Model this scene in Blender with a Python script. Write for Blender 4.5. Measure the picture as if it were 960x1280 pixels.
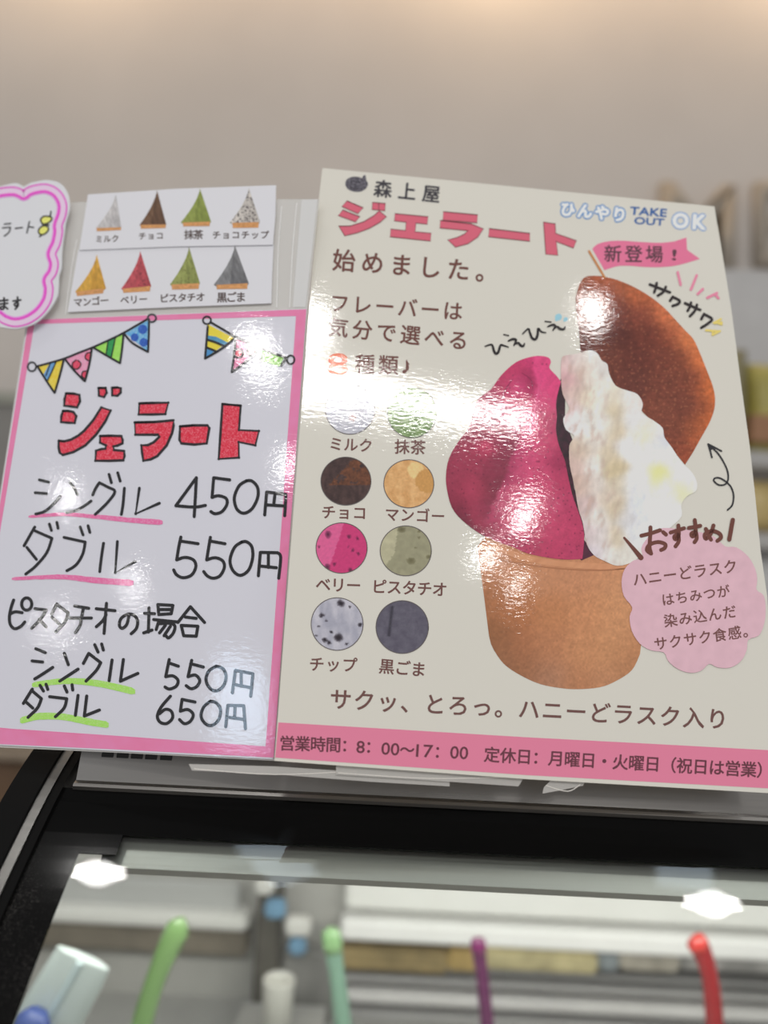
import bpy, bmesh, math, random
from mathutils import Vector, Matrix, noise
from mathutils.geometry import delaunay_2d_cdt

for o in list(bpy.data.objects):
    bpy.data.objects.remove(o)
sc = bpy.context.scene
COL = sc.collection
rnd = random.Random(7)

# ------------------------------------------------------------------ camera, world, lights, exposure
F_PX, CX, CY = 960.0, 480.0, 640.0          # phone main camera, 960 x 1280 frame
PITCH, ROLL = math.radians(6.0), math.radians(2.9)
CAM = Vector((0.0, 0.0, 1.30))
_fw = Vector((0, math.cos(PITCH), math.sin(PITCH)))
_r0 = Vector((1, 0, 0))
_u0 = Vector((0, -math.sin(PITCH), math.cos(PITCH)))
_rt = _r0 * math.cos(ROLL) + _u0 * math.sin(ROLL)
_up = -_r0 * math.sin(ROLL) + _u0 * math.cos(ROLL)
cam = bpy.data.cameras.new('camera')
cam.sensor_fit = 'VERTICAL'
cam.sensor_height = 24.0
cam.lens = 24.0 * F_PX / 1280.0
cam.clip_start = 0.01
cam.dof.use_dof = True
cam.dof.focus_distance = 0.340
cam.dof.aperture_fstop = 18.0 / 7.0
camo = bpy.data.objects.new('camera', cam)
COL.objects.link(camo)
camo.matrix_world = Matrix((
    (_rt.x, _up.x, -_fw.x, CAM.x), (_rt.y, _up.y, -_fw.y, CAM.y),
    (_rt.z, _up.z, -_fw.z, CAM.z), (0, 0, 0, 1)))
sc.camera = camo

sc.view_settings.view_transform = 'Standard'
sc.view_settings.look = 'None'
sc.view_settings.exposure = 0.0
sc.view_settings.gamma = 1.0
sc.view_settings.use_curve_mapping = False

w = bpy.data.worlds.new('world')
sc.world = w
w.use_nodes = True
w.node_tree.nodes['Background'].inputs['Color'].default_value = (1.0, 0.985, 0.965, 1)
w.node_tree.nodes['Background'].inputs['Strength'].default_value = 0.445


def light(name, kind, loc, energy, color=(1, 1, 1), size=0.1, size_y=None, look=None, spread=None):
    l = bpy.data.lights.new(name, kind)
    l.energy = energy
    l.color = color
    if kind == 'AREA':
        if size_y:
            l.shape = 'RECTANGLE'
            l.size_y = size_y
        else:
            l.shape = 'DISK'
        l.size = size
        if spread:
            l.spread = spread
    o = bpy.data.objects.new(name, l)
    COL.objects.link(o)
    o.location = loc
    if look is not None:
        o.rotation_euler = (Vector(look) - Vector(loc)).to_track_quat('-Z', 'Y').to_euler()
    return o



SIGN = (0.0, 0.36, 1.35)
DAY = (1.0, 0.98, 0.95)
# round ceiling lamps behind the camera and above the case
for i, (x, y, z, r, L) in enumerate((
        (0.71, -0.94, 2.75, 0.05, 48), (0.85, -2.14, 2.75, 0.048, 60), (0.80, -2.58, 2.75, 0.05, 60), (1.07, -2.98, 2.75, 0.042, 50),
        (-0.10, -1.14, 2.75, 0.07, 40), (-1.19, -1.50, 2.75, 0.06, 45), (-1.50, -2.39, 2.75, 0.045, 50), (-2.95, -2.60, 2.75, 0.048, 55), (-3.76, -4.43, 2.75, 0.058, 50),
        (-5.8, -6.0, 2.75, 0.07, 50), (-0.60, 0.15, 2.75, 0.055, 55), (0.78, 0.15, 2.75, 0.055, 55))):
    light('ceiling_lamp', 'AREA', (x, y, z), L * math.pi * math.pi * r * r, DAY, 2 * r, look=SIGN if y < 0 else (x * .4, 0.3, 1.1))
# tube lamp across the ceiling behind the camera
light('tube_lamp', 'AREA', (0.22, -1.44, 2.75), 75 * math.pi * 1.0 * 0.075, DAY, 1.0, 0.075).rotation_euler = (0, 0, -0.16)
# shop-door daylight far behind left; added overhead panels put bluish reflections on the bar
light('door_daylight', 'AREA', (-2.35, -3.9, 1.84), 8 * math.pi * 0.3 * 0.55, (0.62, 0.80, 1.0), 0.3, 0.55, look=SIGN)
light('bar_glint_light', 'AREA', (-0.20, 0.24, 2.75), 4 * math.pi * 0.2 * 0.12, (0.72, 0.87, 1.0), 0.2, 0.12, look=(-0.08, 0.31, 1.15))
light('bar_glint_light', 'AREA', (0.72, 0.27, 2.75), 4 * math.pi * 0.12 * 0.12, (0.72, 0.87, 1.0), 0.12, 0.12, look=(0.11, 0.31, 1.15))
# warm lamps in the cove above the back wall
light('cove_lamp', 'AREA', (-0.2, 2.02, 3.34), 4.2, (1.0, 0.66, 0.36), 3.2, 0.08, look=(-0.2, 2.12, 2.6))
for x in (-1.0, 0.25, 1.35):
    light('wall_lamp', 'AREA', (x, 1.99, 3.40), 0.9, (1.0, 0.72, 0.42), 0.3, look=(x, 2.2, 2.7))
# light strip inside the display case
light('case_lamp', 'AREA', (0.15, 0.52, 1.17), 3.0, (1.0, 0.98, 0.94), 0.9, 0.03, look=(0.15, 1.0, 0.95))


# ------------------------------------------------------------------ helpers
def cam_vec(x, y, z):
    return _rt * x + _up * y + _fw * z


def at(px, py, d):
    """world point seen at a pixel at depth d (metres along the optical axis)"""
    return CAM + cam_vec((px - CX) / F_PX * d, (CY - py) / F_PX * d, d)


def lin(c):
    c = c / 255.0
    return c / 12.92 if c <= 0.04045 else ((c + 0.055) / 1.055) ** 2.4


INK = 1.33                                   # paper white of the lit print -> reflectance


def ink(c, k=INK):
    return tuple(min(0.92, lin(v) * k) for v in c)


def Z(ox, oy, s, pts):
    return [(ox + s * x, oy + s * y) for x, y in pts]


def smooth(pts, closed=False, n=5):
    """Catmull-Rom through the points"""
    if len(pts) < 3:
        return list(pts)
    m = len(pts)
    out = []
    for i in range(m if closed else m - 1):
        if closed:
            p0, p1, p2, p3 = pts[(i - 1) % m], pts[i], pts[(i + 1) % m], pts[(i + 2) % m]
        else:
            p0, p1, p2, p3 = pts[max(i - 1, 0)], pts[i], pts[i + 1], pts[min(i + 2, m - 1)]
        for k in range(n):
            t = k / n
            out.append(tuple(0.5 * (2 * b + (c - a) * t + (2 * a - 5 * b + 4 * c - d) * t * t
                                    + (3 * b - a - 3 * c + d) * t ** 3)
                             for a, b, c, d in zip(p0, p1, p2, p3)))
    if not closed:
        out.append(tuple(pts[-1]))
    return out


def circle(cx, cy, r, ry=None, n=40):
    ry = ry or r
    return [(cx + r * math.cos(2 * math.pi * i / n), cy + ry * math.sin(2 * math.pi * i / n)) for i in range(n)]


def inside(p, poly):
    x, y = p
    c = False
    j = len(poly) - 1
    for i in range(len(poly)):
        xi, yi = poly[i]
        xj, yj = poly[j]
        if (yi > y) != (yj > y) and x < (xj - xi) * (y - yi) / (yj - yi) + xi:
            c = not c
        j = i
    return c


def nz(x, y, s, seed=0.0):
    return noise.noise(Vector((x / s, y / s, seed)))


def fbm(x, y, s, seed=0.0, oct=3):
    return sum(nz(x, y, s / 2 ** k, seed + 7 * k) * 0.6 ** k for k in range(oct))


def mix(a, b, t):
    t = max(0.0, min(1.0, t))
    return tuple(u + (v - u) * t for u, v in zip(a, b))


# ------------------------------------------------------------------ materials
def new_mat(name):
    m = bpy.data.materials.new(name)
    m.use_nodes = True
    nt = m.node_tree
    return m, nt, nt.nodes['Principled BSDF']


def plain(name, color, rough=0.5, metal=0.0, spec=0.5, bump=None, vary=0.0, vscale=30.0, coat=0.0):
    m, nt, b = new_mat(name)
    b.inputs['Base Color'].default_value = (*color, 1)
    b.inputs['Roughness'].default_value = rough
    b.inputs['Metallic'].default_value = metal
    b.inputs['Specular IOR Level'].default_value = spec
    b.inputs['Coat Weight'].default_value = coat
    geo = nt.nodes.new('ShaderNodeNewGeometry')
    nn = nt.nodes.new('ShaderNodeTexNoise')
    nn.inputs['Scale'].default_value = vscale
    nn.inputs['Detail'].default_value = 3
    nt.links.new(geo.outputs['Position'], nn.inputs['Vector'])
    if vary:
        r = nt.nodes.new('ShaderNodeValToRGB')
        r.color_ramp.elements[0].position = 0.3
        r.color_ramp.elements[1].position = 0.7
        r.color_ramp.elements[0].color = (*[c * (1 - vary) for c in color], 1)
        r.color_ramp.elements[1].color = (*[min(1, c * (1 + vary)) for c in color], 1)
        nt.links.new(nn.outputs['Fac'], r.inputs['Fac'])
        nt.links.new(r.outputs['Color'], b.inputs['Base Color'])
    if bump:
        bp = nt.nodes.new('ShaderNodeBump')
        bp.inputs['Strength'].default_value = bump
        bp.inputs['Distance'].default_value = 0.001
        nt.links.new(nn.outputs['Fac'], bp.inputs['Height'])
        nt.links.new(bp.outputs['Normal'], b.inputs['Normal'])
    return m


def laminate_group():
    """crinkled clear film: the normal of the glossy coat over every print"""
    g = bpy.data.node_groups.new('laminate_crinkle', 'ShaderNodeTree')
    g.interface.new_socket('Normal', in_out='OUTPUT', socket_type='NodeSocketVector')
    out = g.nodes.new('NodeGroupOutput')
    geo = g.nodes.new('ShaderNodeNewGeometry')
    mp = g.nodes.new('ShaderNodeMapping')
    mp.inputs['Scale'].default_value = (1.0, 2.2, 2.2)
    g.links.new(geo.outputs['Position'], mp.inputs['Vector'])
    a = g.nodes.new('ShaderNodeTexNoise')
    a.inputs['Scale'].default_value = 330.0
    a.inputs['Detail'].default_value = 3.0
    g.links.new(mp.outputs['Vector'], a.inputs['Vector'])
    c = g.nodes.new('ShaderNodeTexNoise')
    c.inputs['Scale'].default_value = 14.0
    c.inputs['Detail'].default_value = 1.0
    g.links.new(geo.outputs['Position'], c.inputs['Vector'])
    b1 = g.nodes.new('ShaderNodeBump')
    b1.inputs['Strength'].default_value = 1.0
    b1.inputs['Distance'].default_value = CRINKLE
    g.links.new(a.outputs['Fac'], b1.inputs['Height'])
    b2 = g.nodes.new('ShaderNodeBump')
    b2.inputs['Strength'].default_value = 1.0
    b2.inputs['Distance'].default_value = WAVE
    g.links.new(c.outputs['Fac'], b2.inputs['Height'])
    g.links.new(b1.outputs['Normal'], b2.inputs['Normal'])
    g.links.new(b2.outputs['Normal'], out.inputs['Normal'])
    return g


CRINKLE, WAVE = 0.000034, 0.0006
LAM = laminate_group()
_prints = {}


def printed(color=None, coat=1.0):
    """ink on paper under the laminate; color None = the mesh's own printed picture (Col)"""
    key = (color, coat)
    if key in _prints:
        return _prints[key]
    m, nt, b = new_mat('print_%d' % len(_prints))
    b.inputs['Roughness'].default_value = 0.9
    b.inputs['Specular IOR Level'].default_value = 0.0
    b.inputs['Coat Weight'].default_value = coat
    b.inputs['Coat Roughness'].default_value = 0.055
    if coat:
        g = nt.nodes.new('ShaderNodeGroup')
        g.node_tree = LAM
        nt.links.new(g.outputs['Normal'], b.inputs['Coat Normal'])
    if color is None:
        a = nt.nodes.new('ShaderNodeVertexColor')
        a.layer_name = 'Col'
        nt.links.new(a.outputs['Color'], b.inputs['Base Color'])
    else:
        b.inputs['Base Color'].default_value = (*ink(color), 1)
    _prints[key] = m
    return m


def front_only(nt, fr, mx):
    """reflection from the outer face of a thin clear sheet"""
    geo = nt.nodes.new('ShaderNodeNewGeometry')
    k = nt.nodes.new('ShaderNodeMath')
    k.operation = 'MULTIPLY_ADD'
    k.inputs[1].default_value = -1.0
    k.inputs[2].default_value = 1.0
    nt.links.new(geo.outputs['Backfacing'], k.inputs[0])
    m = nt.nodes.new('ShaderNodeMath')
    m.operation = 'MULTIPLY'
    nt.links.new(fr.outputs[0], m.inputs[0])
    nt.links.new(k.outputs[0], m.inputs[1])
    nt.links.new(m.outputs[0], mx.inputs['Fac'])


def film(name, tint, opacity, rough=0.08, crinkle=True):
    """clear or milky plastic film: part see-through, part white, glossy on top"""
    m = bpy.data.materials.new(name)
    m.use_nodes = True
    nt = m.node_tree
    nt.nodes.clear()
    out = nt.nodes.new('ShaderNodeOutputMaterial')
    tr = nt.nodes.new('ShaderNodeBsdfTransparent')
    df = nt.nodes.new('ShaderNodeBsdfDiffuse')
    df.inputs['Color'].default_value = (*tint, 1)
    mx = nt.nodes.new('ShaderNodeMixShader')
    mx.inputs['Fac'].default_value = opacity
    nt.links.new(tr.outputs[0], mx.inputs[1])
    nt.links.new(df.outputs[0], mx.inputs[2])
    gl = nt.nodes.new('ShaderNodeBsdfGlossy')
    gl.inputs['Roughness'].default_value = rough
    fr = nt.nodes.new('ShaderNodeFresnel')
    fr.inputs['IOR'].default_value = 1.45
    if crinkle:
        g = nt.nodes.new('ShaderNodeGroup')
        g.node_tree = LAM
        nt.links.new(g.outputs['Normal'], gl.inputs['Normal'])
    m2 = nt.nodes.new('ShaderNodeMixShader')
    front_only(nt, fr, m2)
    nt.links.new(mx.outputs[0], m2.inputs[1])
    nt.links.new(gl.outputs[0], m2.inputs[2])
    nt.links.new(m2.outputs[0], out.inputs['Surface'])
    return m


# ------------------------------------------------------------------ objects
def link_mesh(name, verts, faces, mat, parent=None, cols=None, smooth_shade=False):
    me = bpy.data.meshes.new(name)
    me.from_pydata([tuple(v) for v in verts], [], faces)
    me.update()
    if cols:
        at_ = me.color_attributes.new('Col', 'FLOAT_COLOR', 'POINT')
        for i, c in enumerate(cols):
            at_.data[i].color = (*c, 1)
    if smooth_shade:
        for p in me.polygons:
            p.use_smooth = True
    me.materials.append(mat)
    o = bpy.data.objects.new(name, me)
    COL.objects.link(o)
    if parent:
        o.parent = parent
    return o


def bm_obj(name, bm, mat, parent=None, smooth_shade=False):
    me = bpy.data.meshes.new(name)
    bmesh.ops.recalc_face_normals(bm, faces=bm.faces)
    bm.to_mesh(me)
    bm.free()
    if smooth_shade:
        for p in me.polygons:
            p.use_smooth = True
    me.materials.append(mat)
    o = bpy.data.objects.new(name, me)
    COL.objects.link(o)
    if parent:
        o.parent = parent
    return o


def tag(o, label, cat, group=None, kind=None):
    o['label'] = label
    o['category'] = cat
    if group:
        o['group'] = group
    if kind:
        o['kind'] = kind
    return o


def thing(name, label, cat, mat4, group=None):
    o = bpy.data.objects.new(name, None)
    o.empty_display_size = 0.01
    COL.objects.link(o)
    o.matrix_world = mat4
    tag(o, label, cat, group)
    return o


class Sheet:
    """a flat sheet standing in the room; marks traced from the photo land on its plane"""
    weight = 0.013

    def __init__(self, o_cam, u_cam, v_cam, name, label, cat, group=None, lift=0.0):
        u = cam_vec(*u_cam).normalized()
        v = cam_vec(*v_cam)
        v = (v - u * v.dot(u)).normalized()
        n = u.cross(v)
        o = CAM + cam_vec(*o_cam)
        if n.dot(CAM - o) < 0:
            n = -n
        self.u, self.v, self.n = u, v, n
        self.o = o + n * lift
        self.root = thing(name, label, cat, Matrix((
            (u.x, v.x, n.x, self.o.x), (u.y, v.y, n.y, self.o.y), (u.z, v.z, n.z, self.o.z), (0, 0, 0, 1))), group)

    def loc(self, px, py, h=0.0):
        d = cam_vec((px - CX) / F_PX, (CY - py) / F_PX, 1.0)
        t = (self.o + self.n * h - CAM).dot(self.n) / d.dot(self.n)
        p = CAM + d * t - self.o
        return Vector((p.dot(self.u), p.dot(self.v), h))

    def slab(self, name, poly, mat, top=0.0, thick=0.0004, parent=None):
        """sheet of real thickness with this outline, top face at height top"""
        a = [self.loc(x, y, 0) for x, y in poly]
        n = len(a)
        vs = [Vector((p.x, p.y, top)) for p in a] + [Vector((p.x, p.y, top - thick)) for p in a]
        bm = bmesh.new()
        bv = [bm.verts.new(v) for v in vs]
        f1 = bm.faces.new(bv[:n])
        f2 = bm.faces.new(list(reversed(bv[n:])))
        for i in range(n):
            bm.faces.new((bv[i], bv[n + i], bv[n + (i + 1) % n], bv[(i + 1) % n]))
        bmesh.ops.triangulate(bm, faces=[f1, f2])
        return bm_obj(name, bm, mat, parent or self.root)

    def pic(self, name, poly, h, colf=None, step=2.0, mat=None, parent=None, flat=None, coat=1.0):
        """printed picture: outline filled with a fine triangulation coloured by colf(x, y)"""
        vs = [Vector(p) for p in poly]
        n = len(vs)
        edges = [(i, (i + 1) % n) for i in range(n)]
        if colf:
            xs = [p[0] for p in poly]
            ys = [p[1] for p in poly]
            y = min(ys) + step / 2
            row = 0
            while y < max(ys):
                x = min(xs) + (step / 2 if row % 2 else 0)
                while x < max(xs):
                    if inside((x, y), poly):
                        vs.append(Vector((x + rnd.uniform(-.2, .2) * step, y + rnd.uniform(-.2, .2) * step)))
                    x += step
                y += step * 0.87
                row += 1
        r = delaunay_2d_cdt(vs, edges, [], 1, 1e-5)
        pv, pf = r[0], r[2]
        verts = [self.loc(p.x, p.y, h) for p in pv]
        faces = [tuple(reversed(f)) for f in pf]
        cols = [ink(colf(p.x, p.y)) for p in pv] if colf else None
        return link_mesh(name, verts, faces, mat or printed(flat, coat), parent or self.root, cols)

    def strokes(self, name, lines, width, h, color, parent=None, sm=True, taper=None, colf=None, coat=1.0):
        """pen strokes with round ends; lines of (x, y) or (x, y, width)"""
        V, Fc, cc = [], [], []
        k = 0
        for ln in lines:
            pts = [(p[0], p[1], (p[2] if len(p) > 2 else width)) for p in ln]
            if sm and len(pts) > 2:
                pts = smooth(pts)
            if taper:
                m = len(pts) - 1
                pts = [(x, y, wd * taper(i / m)) for i, (x, y, wd) in enumerate(pts)]
            hh = h + 0.000004 * (k % 4)
            k += 1
            L, R = [], []
            for i, (x, y, wd) in enumerate(pts):
                a = pts[max(i - 1, 0)]
                b = pts[min(i + 1, len(pts) - 1)]
                dx, dy = b[0] - a[0], b[1] - a[1]
                q = math.hypot(dx, dy) or 1
                nx, ny = -dy / q * wd / 2, dx / q * wd / 2
                L.append((x + nx, y + ny))
                R.append((x - nx, y - ny))
            base = len(V)
            V += [(p, hh) for p in L] + [(p, hh) for p in R]
            m = len(L)
            for i in range(m - 1):
                Fc.append((base + i, base + i + 1, base + m + i + 1, base + m + i))
            for e in ([0, m - 1] if sm else range(m)):
                x, y, wd = pts[e]
                b0 = len(V)
                V += [(p, hh + 0.000002) for p in circle(x, y, wd / 2, n=14)]
                Fc.append(tuple(range(b0, b0 + 14)))
        if colf:
            cc = [ink(colf(*p)) for p, _ in V]
        verts = [self.loc(p[0], p[1], q) for p, q in V]
        return link_mesh(name, verts, Fc, printed(None if colf else color, coat), parent or self.root, cc or None)

    def ring(self, name, lines, width, h, color, parent=None):
        """closed outlines drawn with a pen"""
        return self.strokes(name, [list(l) + [l[0], l[1]] for l in lines], width, h, color, parent, sm=False)

    def glyphs(self, parts):
        """text pieces -> list of (px point, ...) meshes; parts: (char(s), fn mapping em xy to px)"""
        V, Fc = [], []
        for body, fn in parts:
            c = bpy.data.curves.new('tmp', 'FONT')
            c.body = body
            c.resolution_u = 3
            o = bpy.data.objects.new('tmp', c)
            COL.objects.link(o)
            bpy.context.view_layer.update()
            dg = bpy.context.evaluated_depsgraph_get()
            me = bpy.data.meshes.new_from_object(o.evaluated_get(dg))
            b = len(V)
            pts = [(v.co.x, v.co.y) for v in me.vertices]
            if pts:
                f = fn(pts)
                V += [f(x, y) for x, y in pts]
                Fc += [tuple(b + i for i in p.vertices) for p in me.polygons]
            bpy.data.objects.remove(o)
            bpy.data.meshes.remove(me)
            bpy.data.curves.remove(c)
        return V, Fc

    def text(self, name, body, c0, c1, size, h, color, bold=0.0, parent=None, coat=1.0):
        """full-width characters, em centres running from pixel c0 to pixel c1"""
        n = max(len(body) - 1, 1)
        dx, dy = c1[0] - c0[0], c1[1] - c0[1]
        q = math.hypot(dx, dy)
        ex, ey = dx / q, dy / q
        parts = []
        for i, ch in enumerate(body):
            if ch in ' 　':
                continue
            cx, cy = c0[0] + dx * i / n, c0[1] + dy * i / n

            def fn(pts, cx=cx, cy=cy, ch=ch):
                mx = 0.5 if ord(ch) > 0x2000 else (min(p[0] for p in pts) + max(p[0] for p in pts)) / 2
                return lambda x, y: (cx + ((x - mx) * ex + (y - .38) * ey) * size,
                                     cy + ((x - mx) * ey - (y - .38) * ex) * size)
            parts.append((ch, fn))
        return self.set_type(name, self.glyphs(parts), (bold + self.weight) * size, h, color, parent, coat)

    def set_type(self, name, vf, r, h, color, parent, coat):
        """lettering mesh; r = how far (pixels) the strokes are thickened"""
        V, Fc = vf
        k = 0 if r < 0.05 else 6 if r < 0.8 else 14
        offs = [(0, 0)] + [(r * math.cos(2 * math.pi * i / k), r * math.sin(2 * math.pi * i / k)) for i in range(k)]
        VV, FF = [], []
        for j, (dx, dy) in enumerate(offs):
            b = len(VV)
            VV += [self.loc(x + dx, y + dy, h + 4e-7 * j) for x, y in V]
            FF += [tuple(b + i for i in f) for f in Fc]
        return link_mesh(name, VV, FF, printed(color, coat), parent or self.root)

    def text_box(self, name, body, bl, br, tl, h, color, bold=0.0, parent=None, coat=1.0):
        """a run of text whose ink fills the pixel box bl-br-tl"""
        def fn(pts):
            x0, x1 = min(p[0] for p in pts), max(p[0] for p in pts)
            y0, y1 = min(p[1] for p in pts), max(p[1] for p in pts)

            def f(x, y):
                s, t = (x - x0) / (x1 - x0), (y - y0) / (y1 - y0)
                return (bl[0] + s * (br[0] - bl[0]) + t * (tl[0] - bl[0]),
                        bl[1] + s * (br[1] - bl[1]) + t * (tl[1] - bl[1]))
            return f
        size = math.hypot(tl[0] - bl[0], tl[1] - bl[1])
        return self.set_type(name, self.glyphs([(body, fn)]), (bold + self.weight) * size, h, color, parent, coat)


def blend(samples, s=12.0):
    """picture colours from a set of (x, y, (r, g, b)) samples"""
    def f(x, y):
        W = 1e-9
        a = [0.0, 0.0, 0.0]
        for sx, sy, c in samples:
            d2 = (x - sx) ** 2 + (y - sy) ** 2
            wt = math.exp(-d2 / (2 * s * s)) + 1e-4 / (1 + d2 / 400)
            W += wt
            for k in range(3):
                a[k] += wt * c[k]
        return tuple(v / W for v in a)
    return f


def shade(c, k):
    return tuple(max(0, min(255, v * k)) for v in c)


# ------------------------------------------------------------------ setting
WALL_Y = 2.2


def box(name, x0, x1, y0, y1, z0, z1, mat, parent=None, bev=0.0):
    bm = bmesh.new()
    bmesh.ops.create_cube(bm, size=1)
    for v in bm.verts:
        v.co = Vector(((x0 + x1) / 2 + v.co.x * (x1 - x0), (y0 + y1) / 2 + v.co.y * (y1 - y0), (z0 + z1) / 2 + v.co.z * (z1 - z0)))
    if bev:
        bmesh.ops.bevel(bm, geom=list(bm.edges), offset=bev, segments=3, affect='EDGES')
    return bm_obj(name, bm, mat, parent, smooth_shade=False)


def at_y(px, py, y):
    """point on the vertical plane at distance y seen at a pixel"""
    d = cam_vec((px - CX) / F_PX, (CY - py) / F_PX, 1.0)
    return CAM + d * (y / d.y)


M_WALL = plain('wall_paint', (0.71, 0.665, 0.63), 0.8, vary=0.03, vscale=3, spec=0.1)
wall = box('wall_back', -2.6, 2.6, WALL_Y, WALL_Y + 0.1, 0.0, 3.4, M_WALL)
wall['kind'] = 'structure'
M_FLOOR = plain('floor_tiles', (0.34, 0.32, 0.30), 0.4, vary=0.08, vscale=4)
fl = box('floor', -2.6, 2.6, -3.5, WALL_Y + 0.1, -0.1, 0.0, M_FLOOR)
fl['kind'] = 'structure'

# brown letters fixed to the wall, far right, mostly hidden by the poster
M_LETTER = plain('letter_brown', (0.44, 0.385, 0.32), 0.5)


def wall_letter(ch, px0, px1, py0, py1, label):
    c = bpy.data.curves.new('tmp', 'FONT')
    c.body = ch
    c.offset = 0.012
    o = bpy.data.objects.new('tmp', c)
    COL.objects.link(o)
    bpy.context.view_layer.update()
    me = bpy.data.meshes.new_from_object(o.evaluated_get(bpy.context.evaluated_depsgraph_get()))
    bpy.data.objects.remove(o)
    xs = [v.co.x for v in me.vertices]
    ys = [v.co.y for v in me.vertices]
    a, b = at_y(px0, py1, WALL_Y - 0.03), at_y(px1, py1, WALL_Y - 0.03)
    hgt = (at_y(px0, py0, WALL_Y - 0.03) - a).z
    bm = bmesh.new()
    bm.from_mesh(me)
    bpy.data.meshes.remove(me)
    for v in bm.verts:
        v.co = Vector((a.x + (v.co.x - min(xs)) / (max(xs) - min(xs)) * (b.x - a.x), WALL_Y - 0.03,
                       a.z + (v.co.y - min(ys)) / (max(ys) - min(ys)) * hgt))
    r = bmesh.ops.extrude_face_region(bm, geom=list(bm.faces))
    for v in r['geom']:
        if isinstance(v, bmesh.types.BMVert):
            v.co.y += 0.03
    return tag(bm_obj('wall_letter', bm, M_LETTER), label, 'letter', 'brown letters on the wall')


wall_letter('M', 826, 920, 226, 330, 'blurred brown letter M on the wall, just above the poster top right corner')
wall_letter('E', 946, 1000, 226, 330, 'blurred brown letter on the wall cut off by the right edge')

# shelf of packed sweets against the wall, right of the poster
M_SHELF = plain('shelf_grey', (0.36, 0.35, 0.34), 0.5, vary=0.05)
SY = 1.55


def px_box(name, px0, px1, py0, py1, y, depth, color, parent=None, bev=0.004, mat=None, vary=0.12):
    mx = (max(0, min(960, px0)) + max(0, min(960, px1))) / 2
    my = (py0 + py1) / 2
    x0, x1, z0, z1 = at_y(px0, my, y).x, at_y(px1, my, y).x, at_y(mx, py1, y).z, at_y(mx, py0, y).z
    return box(name, x0, x1, y, y + depth, z0, z1, mat or plain(name, color, 0.5, vary=vary, vscale=25), parent, bev)


sh = thing('display_shelf', 'grey shelf unit with sweet packets standing right behind the poster', 'shelf',
           Matrix.Translation(at_y(960, 760, SY)))
inv = sh.matrix_world.inverted()


def under(o, root):
    o.data.transform(root.matrix_world.inverted())
    o.parent = root
    return o


under(px_box('back_board', 880, 1110, 336, 900, SY + 0.30, 0.02, (0.60, 0.59, 0.585), vary=0.03), sh)
for y0, y1 in ((562, 582), (664, 684), (800, 816)):
    under(px_box('shelf_board', 880, 1110, y0, y1, SY, 0.3, (0.42, 0.41, 0.40), vary=0.04), sh)


def packet(name, x0, x1, y0, y1, color, label, capc=None):
    o = thing(name, label, 'packet', Matrix.Translation(at_y((x0 + x1) / 2, y1, SY + 0.03)), 'packets on the grey shelf')
    a, b = at_y(x0, y1, SY + 0.03), at_y(x1, y0, SY + 0.03)
    a.z = at_y(920, y1, SY).z + 0.001
    bm = bmesh.new()
    n = 8
    rows = []
    for i in range(n + 1):
        t = i / n
        k = math.sin(math.pi * min(1, max(0, t))) ** 0.5
        rows.append([bm.verts.new((a.x + (b.x - a.x) * (0.5 + (s - 0.5) * (0.94 + 0.06 * abs(2 * t - 1))), SY + 0.06 + dy * 0.035 * k,
                                   a.z + (b.z - a.z) * t)) for s, dy in ((0, 0), (.25, -.8), (.5, -1), (.75, -.8), (1, 0), (.75, .8), (.5, 1), (.25, .8))])
    for i in range(n):
        for k in range(8):
            bm.faces.new((rows[i][k], rows[i][(k + 1) % 8], rows[i + 1][(k + 1) % 8], rows[i + 1][k]))
    bm.faces.new(rows[0])
    bm.faces.new(rows[-1])
    under(bm_obj('pouch', bm, plain('pouch', color, 0.35, vary=0.15, vscale=20), None, True), o)
    if capc:
        under(box('paper_band', a.x, b.x, SY + 0.022, SY + 0.1, a.z + (b.z - a.z) * .12, a.z + (b.z - a.z) * .4, plain('band', capc, 0.5)), o)
    return o


packet('sweet_packet', 905, 942, 432, 562, (0.24, 0.21, 0.11), 'olive packet beside the right edge of the poster, on the top shelf')
packet('sweet_packet', 938, 990, 452, 562, (0.42, 0.36, 0.09), 'yellow green packet with an orange band on the top shelf', (0.33, 0.17, 0.09))
packet('sweet_packet', 925, 990, 600, 664, (0.50, 0.38, 0.16), 'pale yellow packet on the second shelf right of the poster')
packet('sweet_packet', 930, 990, 694, 800, (0.50, 0.50, 0.50), 'white packet on the lowest shelf right of the poster')

# wooden counter far behind left; grey block added for the wall's shading
M_WOOD = plain('counter_wood', (0.14, 0.085, 0.05), 0.5, vary=0.25, vscale=9)
ct = thing('wooden_counter', 'blurred brown wooden counter against the wall, seen below the price sign', 'counter',
           Matrix.Translation(at_y(-60, 1010, 1.6)))
under(px_box('counter_top', -420, 120, 940, 954, 1.58, 0.5, None, mat=plain('counter_top', (0.30, 0.24, 0.18), 0.4, vary=0.1)), ct)
under(px_box('counter_front', -400, 110, 954, 1130, 1.62, 0.4, None, mat=M_WOOD), ct)
cb = thing('wall_shade_block', 'blurred grey cabinet on the wooden counter behind the left edge of the price sign', 'block',
           Matrix.Translation(at_y(-80, 938, 1.75)))
ctz = at_y(60, 940, 1.58).z + 0.001
zt = at_y(10, 505, 1.68).z
xa, xb = at_y(-300, 700, 1.68).x, at_y(22, 520, 1.68).x
under(box('body', xa, xb, 1.68, 2.05, ctz, zt, plain('shade_block_grey', (0.24, 0.23, 0.215), 0.5, vary=0.04)), cb)
under(box('top_panel', xa - .01, xb + .01, 1.67, 2.06, zt, zt + 0.025, plain('shade_block_top', (0.34, 0.34, 0.29), 0.5)), cb)

# ------------------------------------------------------------------ gelato display case
G0 = at(480, 1003, 0.342)


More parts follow.
